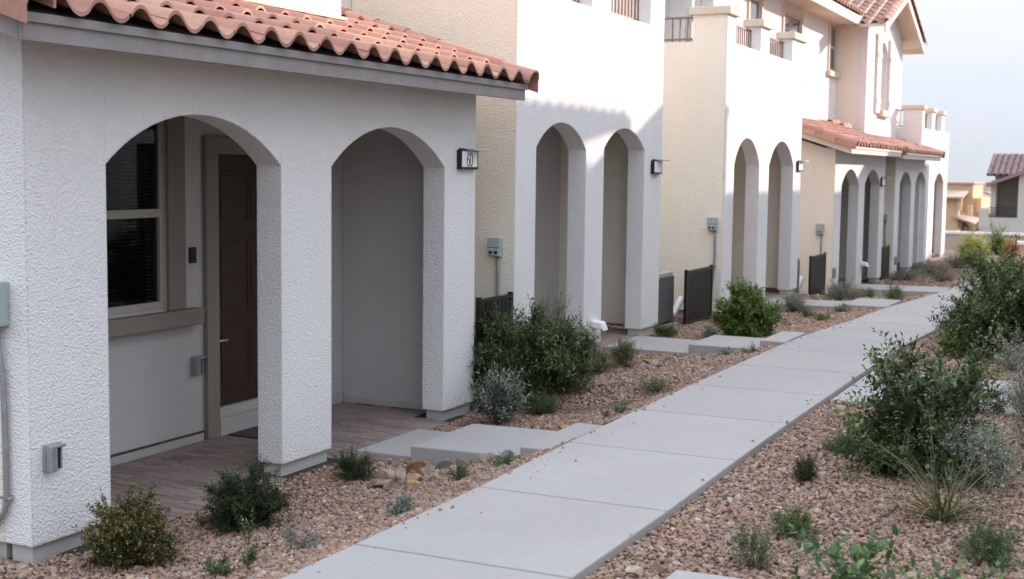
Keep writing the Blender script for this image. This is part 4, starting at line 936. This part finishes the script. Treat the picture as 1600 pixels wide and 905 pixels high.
def shrub(name, x, y, w, h, label, cat='shrub', mat='leaf_dark', L=.03, Wd=.012, nb=26, tw=9, nl=14, up=.5, sprig=.28, seed=1, group=None, z=None, rnd=False, stemr=.006, bottom=.12, spread=1.0, wy=None, alt=None, droop=0, top=1.0, lean=(0, 0), inner=.35, smat='bark'):
    rg = np.random.default_rng(seed); z0 = float(gz(x, y)) if z is None else z; w *= .84; h *= .94; wy = wy or w
    t_ = thing(name, (x, y, z0), label, cat, group); base = np.array((x, y, z0))
    lines, rad_, LP, LD, LL = [], [], [], [], []
    for b in range(nb):
        a = rg.uniform(0, 2*math.pi); rr = math.sqrt(rg.uniform(.02, 1))*rg.uniform(.8, 1.08); ht = (bottom + (1-bottom)*rg.uniform(0, 1)**(.8))*math.sqrt(max(.08, 1-(rr*.93)**2))*rg.uniform(.88, 1.1)*top
        end = base + np.array((math.cos(a)*rr*w/2*spread + lean[0]*ht, math.sin(a)*rr*wy/2*spread + lean[1]*ht, ht*h*.92))
        ctl = base + (end-base)*np.array((.35, .35, .62)) + rg.normal(0, .03*w, 3)
        tt = np.linspace(0, 1, 7)[:, None]; cur = (1-tt)**2*(base + rg.normal(0, .02, 3)*np.array((1, 1, 0))) + 2*(1-tt)*tt*ctl + tt**2*end
        lines.append(cur); rad_.append(stemr*rg.uniform(.7, 1.3))
        for k_ in range(tw):
            s_ = rg.uniform(inner, 1.0) if k_ else 1.0; p0 = np.array([np.interp(s_, tt[:, 0], cur[:, i]) for i in range(3)])
            out = (p0-base)*np.array((1, 1, .3)); out /= max(np.linalg.norm(out), 1e-4)
            d = out*rg.uniform(.3, 1) + np.array((0, 0, up)) + rg.normal(0, .45, 3); d /= np.linalg.norm(d)
            sl_ = sprig*h*rg.uniform(.45, 1.1); bend = rg.normal(0, .25, 3) + np.array((0, 0, -droop)); q = np.linspace(0, 1, 5)[:, None]
            sp = p0 + d*sl_*q + bend*sl_*q*q*.5; sp[:, 2] = np.maximum(sp[:, 2], z0+.012); lines.append(sp); rad_.append(stemr*.35)
            u = np.linspace(.08, 1, nl) + rg.uniform(-.03, .03, nl); u = np.clip(u, 0, 1)
            Pp = np.stack([np.interp(u, q[:, 0], sp[:, i]) for i in range(3)], 1)
            dd = np.gradient(sp, axis=0).mean(0); dd /= np.linalg.norm(dd); side = np.cross(dd, rg.normal(size=3)); side /= np.linalg.norm(side); oth = np.cross(dd, side)
            ang = np.arange(nl)*(math.pi if alt else 2.4) + rg.uniform(0, 6)
            Dd = dd*rg.uniform(.35, .75, (nl, 1)) + side*np.cos(ang)[:, None] + oth*np.sin(ang)[:, None] + rg.normal(0, .18, (nl, 3)); Dd[-1] = dd
            LP.append(Pp); LD.append(Dd); LL.append(L*rg.uniform(.65, 1.15, nl)*np.where(u > .9, .8, 1))
    P_, D_, L_ = np.concatenate(LP), np.concatenate(LD), np.concatenate(LL); n = len(P_)
    D_[:, 2] += .15; U_ = np.tile(np.array((0, 0, 1.)), (n, 1)) + rg.normal(0, .35, (n, 3))
    ok = P_[:, 2] > z0-.01; V, F = leaves(P_[ok], D_[ok], U_[ok], L_[ok], (L_*Wd/L)[ok], rg, rnd=rnd)
    tubes(lines, rad_, 'stem', smat, t_)
    npmesh('foliage', V, F, mat, t_)
    return t_
M['leaf_dark'] = leafmat('dark_leaf', [(0, (.012, .028, .009)), (.5, (.026, .048, .016)), (.85, (.05, .08, .027)), (1, (.10, .135, .05))], .5, .2)
M['leaf_myrtle'] = leafmat('tipped_leaf', [(0, (.020, .042, .012)), (.45, (.04, .07, .02)), (.62, (.085, .105, .03)), (.76, (.24, .19, .06)), (.92, (.42, .26, .10)), (1, (.55, .40, .18))], .55, .25)
M['leaf_mid'] = leafmat('mid_green_leaf', [(0, (.020, .042, .010)), (.35, (.045, .08, .022)), (.7, (.085, .13, .038)), (.9, (.17, .22, .085)), (1, (.32, .37, .20))], .38, .25, .5)
M['leaf_bright'] = leafmat('bright_green_leaf', [(0, (.030, .065, .010)), (.4, (.07, .135, .022)), (.8, (.15, .24, .05)), (1, (.34, .40, .13))], .40, .35, .5)
M['leaf_blue'] = leafmat('blue_grey_leaf', [(0, (.09, .125, .09)), (.5, (.18, .22, .17)), (1, (.38, .42, .36))], .7, .2, .2)
M['leaf_silver'] = leafmat('silver_leaf', [(0, (.16, .185, .13)), (.5, (.27, .295, .22)), (1, (.48, .49, .40))], .75, .2, .2)
M['leaf_olive'] = leafmat('olive_leaf', [(0, (.075, .095, .035)), (.5, (.15, .17, .07)), (1, (.28, .28, .13))], .65, .25, .2)
M['leaf_sage'] = leafmat('sage_leaf', [(0, (.04, .075, .03)), (.5, (.09, .145, .055)), (1, (.20, .26, .11))], .6, .25, .25)
M['leaf_round'] = leafmat('waxy_leaf', [(0, (.03, .085, .028)), (.5, (.07, .15, .05)), (.8, (.12, .21, .07)), (1, (.24, .33, .12))], .4, .25, .4)
M['leaf_dry'] = leafmat('dry_leaf', [(0, (.20, .17, .12)), (.5, (.30, .26, .19)), (1, (.42, .38, .29))], .8, .2, .1)
M['leaf_yellow'] = leafmat('sunny_leaf', [(0, (.12, .18, .04)), (.5, (.26, .31, .08)), (1, (.5, .5, .2))], .5, .4)
M['leaf_orange'] = leafmat('orange_leaf', [(0, (.30, .16, .07)), (1, (.5, .30, .14))], .6, .3)
M['grass'] = leafmat('olive_blade', [(0, (.04, .06, .02)), (.45, (.085, .105, .04)), (.8, (.16, .165, .08)), (1, (.42, .35, .19))], .55, .2, .3)

# left bed
shrub('myrtle_shrub', .50, -1.13, .56, .50, 'small shrub with yellow tinged leaf tips beside the nearest pillar', mat='leaf_myrtle', L=.021, Wd=.012, nb=105, tw=13, nl=15, sprig=.20, seed=1, bottom=.05, stemr=.003, )
shrub('dark_round_shrub', .60, -.22, .62, .44, 'dense dark green round shrub in front of the porch opening', mat='leaf_dark', L=.022, Wd=.010, nb=110, tw=13, nl=15, sprig=.22, seed=2, bottom=.02, stemr=.003)
shrub('rosemary_tuft', .50, 1.16, .38, .23, 'small dark needle-leaved tuft left of the lowest slab', 'small plant', mat='leaf_dark', L=.020, Wd=.005, nb=55, tw=9, nl=14, up=.9, sprig=.42, seed=3, stemr=.002)
shrub('grey_herb', 1.38, -.78, .28, .15, 'wispy blue grey herb low on the gravel near the walkway', 'small plant', mat='leaf_blue', L=.020, Wd=.008, nb=16, tw=5, nl=9, up=.8, sprig=.5, seed=4, stemr=.002)
shrub('upright_sprig', 1.36, -1.22, .11, .31, 'slim upright light green sprig at the bottom left', 'small plant', mat='leaf_sage', L=.024, Wd=.010, nb=7, tw=6, nl=10, up=1.3, sprig=.32, seed=5, stemr=.002)
shrub('low_herb', 1.24, -1.30, .22, .11, 'low green herb at the foot of the upright sprig', 'small plant', mat='leaf_sage', L=.020, Wd=.010, nb=16, tw=5, nl=9, up=.5, sprig=.5, seed=6, stemr=.002)
shrub('grey_herb', 1.66, -.13, .19, .11, 'grey green herb tuft in front of the rock pile', 'small plant', mat='leaf_blue', L=.018, Wd=.008, nb=20, tw=6, nl=10, up=.6, sprig=.5, seed=7, stemr=.002)
shrub('creeping_plant', 1.42, 1.02, .17, .11, 'green creeping plant growing over the rock pile', 'small plant', mat='leaf_sage', L=.014, Wd=.005, nb=22, tw=6, nl=12, up=.6, sprig=.6, seed=8, stemr=.0015)
shrub('creeping_plant', 1.60, 1.36, .26, .08, 'flat green creeping plant between the rock pile and the walkway', 'small plant', mat='leaf_sage', L=.014, Wd=.005, nb=22, tw=6, nl=12, up=.3, sprig=.8, seed=9, stemr=.0015)
BIG = dict(nb=110, tw=14, nl=13, stemr=.006, bottom=.04)
shrub('oleander_shrub', .46, 4.52, .98, .92, 'big dense shrub growing against the second house, widest in the left bed', mat='leaf_mid', L=.054, Wd=.020, sprig=.24, seed=10, **BIG)
shrub('screen_shrub', .16, 4.25, .72, 1.0, 'tall left half of the big shrub mass, leaning on the dark screen', mat='leaf_mid', L=.046, Wd=.017, sprig=.24, seed=11, nb=90, tw=13, nl=14, stemr=.006, bottom=.25)
shrub('feathery_shrub', .34, 4.95, .50, .98, 'light green feathery shrub rising behind the big shrub', mat='leaf_sage', L=.030, Wd=.008, sprig=.26, seed=12, nb=40, tw=11, nl=15, stemr=.005, up=.9)
shrub('young_shrub', .62, 5.0, .36, .60, 'blue green leafy shrub right of the big shrub, before the middle pillar', mat='leaf_sage', L=.040, Wd=.014, sprig=.28, seed=13, nb=30, tw=9, nl=12, stemr=.005)
shrub('silver_leaf_shrub', .50, 3.46, .48, .58, 'silvery leaved shrub in front of the big shrub by the last pillar of house 60', mat='leaf_blue', L=.054, Wd=.021, nb=34, tw=8, nl=9, up=.8, sprig=.34, seed=14, stemr=.004)
shrub('olive_tuft', .66, 4.05, .32, .24, 'small fine olive tuft at the foot of the big shrub', 'small plant', mat='leaf_sage', L=.020, Wd=.005, nb=50, tw=8, nl=14, up=1.0, sprig=.45, seed=15, stemr=.002)
shrub('olive_tuft', .62, 5.42, .48, .34, 'loose olive brown tuft left of the pale green one', 'small plant', mat='leaf_olive', L=.020, Wd=.005, nb=60, tw=9, nl=15, up=1.0, sprig=.38, seed=16, stemr=.002)
shrub('olive_tuft', .72, 5.95, .36, .31, 'pale green tuft in front of the lowest slab of the second house', 'small plant', mat='leaf_olive', L=.020, Wd=.006, nb=55, tw=9, nl=15, up=1.2, sprig=.40, seed=17, stemr=.002)
shrub('spreading_plant', 1.60, 4.42, .44, .13, 'low spreading green plant on open gravel near the walkway', 'small plant', mat='leaf_sage', L=.020, Wd=.007, nb=26, tw=6, nl=11, up=.35, sprig=.9, seed=18, stemr=.002)
shrub('seedling', 1.71, 3.30, .15, .11, 'tiny green seedling by the walkway, right one of a pair', 'small plant', mat='leaf_sage', L=.018, Wd=.008, nb=12, tw=5, nl=9, up=.6, sprig=.6, seed=19, stemr=.0015)
shrub('seedling', 1.56, 3.32, .12, .08, 'tiny green seedling, left one of a pair by the walkway', 'small plant', mat='leaf_sage', L=.016, Wd=.008, nb=10, tw=4, nl=8, up=.6, sprig=.6, seed=20, stemr=.0015)
shrub('tuft', .25, 8.62, .36, .18, 'dark tuft at the foot of the last pillar of the second house', 'small plant', mat='leaf_sage', L=.03, Wd=.009, nb=30, tw=7, nl=10, up=1.0, sprig=.5, seed=21, stemr=.002)
shrub('tuft', .85, 8.45, .26, .20, 'small blue green tuft left of the round green shrub', 'small plant', mat='leaf_blue', L=.018, Wd=.007, nb=36, tw=7, nl=11, up=.8, sprig=.4, seed=22, stemr=.002)
shrub('round_green_shrub', 1.24, 8.72, .92, .74, 'bright green rounded shrub in front of the third house', mat='leaf_bright', L=.052, Wd=.020, nb=130, tw=13, nl=12, sprig=.22, seed=23, bottom=.02, stemr=.006)
shrub('small_sprout', 1.56, 6.76, .26, .09, 'grey green sprout beside the middle slab of the second house', 'small plant', mat='leaf_blue', L=.018, Wd=.006, nb=16, tw=5, nl=9, up=.7, sprig=.6, seed=24, stemr=.002)
shrub('small_sprout', 1.86, 6.62, .18, .12, 'dark green sprout touching the walkway by the second house slabs', 'small plant', mat='leaf_sage', L=.020, Wd=.008, nb=12, tw=4, nl=8, up=.7, sprig=.7, seed=25, stemr=.002)
shrub('grey_tuft', .82, 12.75, .46, .30, 'sage grey tuft in front of the third house slab', 'small plant', mat='leaf_silver', L=.03, Wd=.007, nb=60, tw=9, nl=12, up=1.0, sprig=.45, seed=26, stemr=.002)
shrub('low_green_plant', 1.23, 11.9, .28, .17, 'small green plant on gravel beyond the round shrub', 'small plant', mat='leaf_sage', L=.024, Wd=.008, nb=18, tw=6, nl=9, up=.6, sprig=.6, seed=27, stemr=.002)
shrub('low_green_plant', 1.63, 11.2, .42, .10, 'low green plant spreading near the walkway beyond the slabs', 'small plant', mat='leaf_olive', L=.024, Wd=.008, nb=18, tw=6, nl=9, up=.5, sprig=.8, seed=28, stemr=.002)
shrub('low_green_plant', 1.55, 12.7, .36, .12, 'green plant hugging the long slab of the third house', 'small plant', mat='leaf_olive', L=.024, Wd=.008, nb=18, tw=6, nl=9, up=.5, sprig=.8, seed=29, stemr=.002)
shrub('silver_brush', 1.02, 15.3, .80, .36, 'pale silvery brush behind the long slab', mat='leaf_silver', L=.026, Wd=.007, nb=90, tw=9, nl=11, up=.8, sprig=.42, seed=30, stemr=.003)
shrub('dark_small_shrub', .9, 18.0, .36, .30, 'small dark blue green shrub before the fourth house porch', mat='leaf_sage', L=.03, Wd=.01, nb=30, tw=8, nl=10, sprig=.4, seed=31, stemr=.003)
shrub('dark_small_shrub', 1.30, 18.3, .42, .34, 'small olive green shrub right of the dark blue green one', mat='leaf_olive', L=.03, Wd=.01, nb=34, tw=8, nl=10, sprig=.4, seed=32, stemr=.003)
shrub('low_green_plant', 1.80, 15.6, .34, .16, 'green plant at the corner where the far slab meets the walkway', 'small plant', mat='leaf_sage', L=.03, Wd=.01, nb=20, tw=6, nl=9, up=.5, sprig=.8, seed=33, stemr=.002)
shrub('screen_plant', .15, 18.0, .7, .22, 'green plant at the foot of the fourth house screen', 'small plant', mat='leaf_olive', L=.03, Wd=.01, nb=26, tw=7, nl=9, up=.6, sprig=.6, seed=34, stemr=.002)
for i, (x, y, w, h_, mt, lb) in enumerate([(.5, 24.6, .8, .3, 'leaf_dry', 'dry brown brush at the foot of the fifth house'), (1.0, 26.2, .9, .36, 'leaf_dry', 'dry pinkish brush left of the far sunlit shrubs'), (.6, 28.3, .9, .34, 'leaf_silver', 'grey brush before the last arches'), (1.4, 24.0, .8, .26, 'leaf_dry', 'low dry brush behind the far raised slab'), (.9, 30.4, .8, .4, 'leaf_silver', 'pale brush below the sunlit last tower')]):
    shrub('dry_brush', x, y, w, h_, lb, mat=mt, L=.035, Wd=.009, nb=50, tw=8, nl=9, up=.7, sprig=.5, seed=40+i, stemr=.003, group='dry brush in the far bed')
for i, (x, y, w, h_, mt, lb) in enumerate([(.95, 33.8, 1.1, 1.0, 'leaf_yellow', 'sunlit yellow green shrub just right of the last tower'), (1.35, 30.6, .9, .6, 'leaf_yellow', 'lower sunlit shrub in front of the tall yellow green one'), (1.75, 36.5, .5, .6, 'leaf_orange', 'orange brown shrub in the far sunlit bed'), (1.0, 40, 1.3, 1.1, 'leaf_bright', 'green shrub behind the yellow green one'), (3.35, 30, .9, .95, 'leaf_bright', 'sunlit shrub showing above the dense right hand shrub')]):
    shrub('far_shrub', x, y, w, h_, lb, mat=mt, L=.06, Wd=.025, nb=60, tw=9, nl=9, sprig=.3, seed=50+i, stemr=.006, group='sunlit shrubs beyond the row')
# right bed
RB = dict(nb=120, tw=15, nl=13, stemr=.008)
shrub('dense_right_shrub', 4.34, 7.6, 1.62, 1.25, 'largest dense dark shrub at the right edge beyond the slab', mat='leaf_mid', L=.062, Wd=.025, sprig=.20, seed=60, bottom=.02, **RB)
shrub('far_right_shrub', 4.05, 10.2, 1.0, 1.25, 'taller shrub with sunlit top behind the largest dense shrub', mat='leaf_bright', L=.06, Wd=.022, sprig=.24, seed=61, nb=60, tw=12, nl=12, stemr=.008)
shrub('edge_right_shrub', 4.62, 8.6, .8, 1.55, 'tall leafy shoots at the right edge above the dense shrub', mat='leaf_mid', L=.055, Wd=.024, sprig=.24, seed=62, nb=45, tw=11, nl=12, stemr=.008, top=1.0)
shrub('leafy_shrub', 4.22, 1.78, .86, .86, 'dark leafy shrub with small oval leaves in the middle of the right bed', mat='leaf_dark2', L=.038, Wd=.019, nb=85, tw=12, nl=13, sprig=.26, seed=63, bottom=.02, stemr=.006, alt=True) if False else None
M['leaf_dark2'] = leafmat('glossy_dark_leaf', [(0, (.018, .042, .014)), (.45, (.038, .075, .024)), (.8, (.075, .125, .04)), (.94, (.16, .23, .06)), (1, (.30, .38, .10))], .38, .22, .55)
shrub('leafy_shrub', 4.32, 1.74, .92, .98, 'dark leafy shrub with small oval leaves in the middle of the right bed', mat='leaf_dark2', L=.050, Wd=.027, nb=82, tw=12, nl=12, sprig=.28, seed=63, bottom=.02, stemr=.006, alt=True)
shrub('lime_shoot', 3.84, 2.25, .36, .32, 'yellow green fern-like shoots on the left of the leafy shrub', 'small plant', mat='leaf_bright', L=.032, Wd=.014, nb=9, tw=5, nl=12, up=.3, sprig=.7, seed=64, stemr=.003, alt=True)
shrub('silver_shrub', 4.66, 1.50, .62, .50, 'silvery grey shrub right of the leafy shrub', mat='leaf_silver', L=.024, Wd=.009, nb=70, tw=10, nl=12, up=.6, sprig=.34, seed=65, stemr=.003)
shrub('wispy_brush', 4.86, 2.75, .40, .72, 'wispy dry stemmed brush at the right edge', mat='leaf_silver', L=.024, Wd=.006, nb=36, tw=8, nl=9, up=1.2, sprig=.4, seed=66, stemr=.003)
shrub('wispy_brush', 4.78, 3.9, .46, .55, 'grey brush in front of the right hand boulder', mat='leaf_blue', L=.028, Wd=.009, nb=30, tw=8, nl=9, up=.9, sprig=.4, seed=67, stemr=.003)
shrub('silver_sprigs', 4.42, 6.45, .55, .40, 'pale silvery sprigs at the foot of the largest dense shrub', mat='leaf_silver', L=.030, Wd=.012, nb=24, tw=7, nl=9, up=.8, sprig=.5, seed=68, stemr=.003)
shrub('low_leafy_plant', 3.86, 7.15, .55, .32, 'bright low plant under the left side of the dense shrub', 'small plant', mat='leaf_bright', L=.040, Wd=.018, nb=26, tw=7, nl=9, up=.4, sprig=.5, seed=69, stemr=.003)
shrub('slab_edge_plant', 4.38, 4.0, .5, .36, 'leafy plant overhanging the right hand slab', mat='leaf_dark2', L=.036, Wd=.016, nb=26, tw=8, nl=10, up=.5, sprig=.45, seed=70, stemr=.004)
shrub('small_fern', 3.73, 1.13, .17, .17, 'small dark tuft alone on the right gravel', 'small plant', mat='leaf_dark', L=.018, Wd=.005, nb=40, tw=8, nl=12, up=.9, sprig=.45, seed=71, stemr=.002)
shrub('small_fern', 3.94, -.04, .30, .15, 'feathery green tuft below the small dark one', 'small plant', mat='leaf_sage', L=.020, Wd=.005, nb=34, tw=8, nl=12, up=1.0, sprig=.6, seed=72, stemr=.002)
shrub('small_fern', 3.88, -.62, .26, .22, 'upright green tuft near the bottom slab', 'small plant', mat='leaf_sage', L=.020, Wd=.006, nb=20, tw=7, nl=12, up=1.4, sprig=.6, seed=73, stemr=.002)
shrub('small_fern', 4.88, -.02, .38, .19, 'green tuft at the bottom right beside the slab', 'small plant', mat='leaf_sage', L=.022, Wd=.007, nb=34, tw=8, nl=12, up=.8, sprig=.55, seed=74, stemr=.002)
shrub('small_fern', 3.78, 2.0, .30, .14, 'low green plant left of the foot of the leafy shrub', 'small plant', mat='leaf_sage', L=.022, Wd=.007, nb=30, tw=7, nl=12, up=.6, sprig=.6, seed=75, stemr=.002)
shrub('waxy_plant', 4.50, -1.25, .42, .30, 'waxy plant with rounded leaves on curved stems, at the bottom edge', mat='leaf_round', L=.050, Wd=.030, nb=16, tw=3, nl=8, up=.5, sprig=.5, seed=76, stemr=.004, rnd=True, smat='greenstem') if False else None
M['greenstem'] = plain('green_stem', (.10, .11, .05), .7)
shrub('waxy_plant', 4.46, -1.15, .52, .42, 'waxy plant with rounded leaves on curved stems, at the bottom edge', mat='leaf_round', L=.050, Wd=.028, nb=24, tw=3, nl=7, up=.5, sprig=.40, seed=76, stemr=.004, rnd=True, smat='greenstem')
shrub('waxy_plant', 4.90, -1.22, .50, .36, 'second waxy leaved plant right of the first at the bottom edge', mat='leaf_round', L=.045, Wd=.025, nb=20, tw=3, nl=7, up=.6, sprig=.5, seed=77, stemr=.004, rnd=True, smat='greenstem')

def blades(name, x, y, n, length, label, mat='grass', seed=1, wd=.0042):
    rg = np.random.default_rng(seed); z0 = float(gz(x, y)); t_ = thing(name, (x, y, z0), label, 'grass clump'); V, F, k = [], [], 0; m_ = 9
    for i in range(n):
        a = rg.uniform(0, 2*math.pi); el = rg.uniform(.25, 1.4); L = length*rg.uniform(.45, 1.1); curl = rg.uniform(.2, 1.5)
        p = np.array((x+rg.normal(0, .022), y+rg.normal(0, .022), z0)); ds = L/m_; pts = [p.copy()]
        for j in range(m_):
            e = el - curl*(j/m_)**1.5*1.3; p = p + ds*np.array((math.cos(a)*math.cos(e), math.sin(a)*math.cos(e), math.sin(e))); p[2] = max(p[2], z0+.01); pts.append(p.copy())
        pts = np.array(pts); s_ = np.array((-math.sin(a), math.cos(a), 0)); ww = wd*rg.uniform(.6, 1.2)*np.clip(1.15-np.linspace(0, 1, m_+1), .12, 1)[:, None]
        lf, rt_ = pts+s_*ww, pts-s_*ww; ct = pts - np.array((0, 0, 1))*ww*.8; V.append(np.stack([lf, ct, rt_], 1).reshape(-1, 3))
        for j in range(m_):
            for c in (0, 1): F.append((k+j*3+c, k+j*3+c+1, k+(j+1)*3+c+1, k+(j+1)*3+c))
        k += (m_+1)*3
    npmesh('blades', np.concatenate(V), np.array(F), mat, t_)
blades('grass_clump', 4.59, .62, 120, .70, 'arching olive grass clump in the right bed foreground', seed=3)
blades('dry_grass', 3.98, 1.25, 16, .30, 'few dry pale blades left of the grass clump', seed=8, wd=.004)
# scattered dead leaf litter near the left pillar
shrub('dry_sprig', .35, -2.05, .28, .16, 'orange dry sprig at the bottom left corner', 'small plant', mat='leaf_orange', L=.03, Wd=.008, nb=14, tw=5, nl=9, up=.8, sprig=.5, seed=80, stemr=.002)

# dry leaf litter caught in the gravel
rg = np.random.default_rng(99); n = 1500; x = np.where(rg.random(n) < .5, rg.uniform(.05, 2.05, n), rg.uniform(3.28, 5.4, n)); y = rg.uniform(-3, 9, n); z = gz(x, y) + .018
a = rg.uniform(0, 2*math.pi, n); D = np.stack([np.cos(a), np.sin(a), rg.normal(0, .25, n)], 1); U = np.stack([rg.normal(0, .4, n), rg.normal(0, .4, n), np.ones(n)], 1)
inslab = np.zeros(n, bool)
for (a_, b_, c_, d_) in SLABS: inslab |= (x > a_-.03) & (x < b_+.03) & (y > c_-.03) & (y < d_+.03)
ok = ~inslab & ~((x < .1) & (y > -1.2) & (y < 3.8)); V, F = leaves(np.stack([x, y, z], 1)[ok], D[ok], U[ok], rg.uniform(.010, .026, n)[ok], rg.uniform(.004, .010, n)[ok], rg)
npmesh('leaf_litter', V, F, 'leaf_dry', kind='stuff', label='dry leaf litter scattered over the gravel beds', cat='leaf litter')
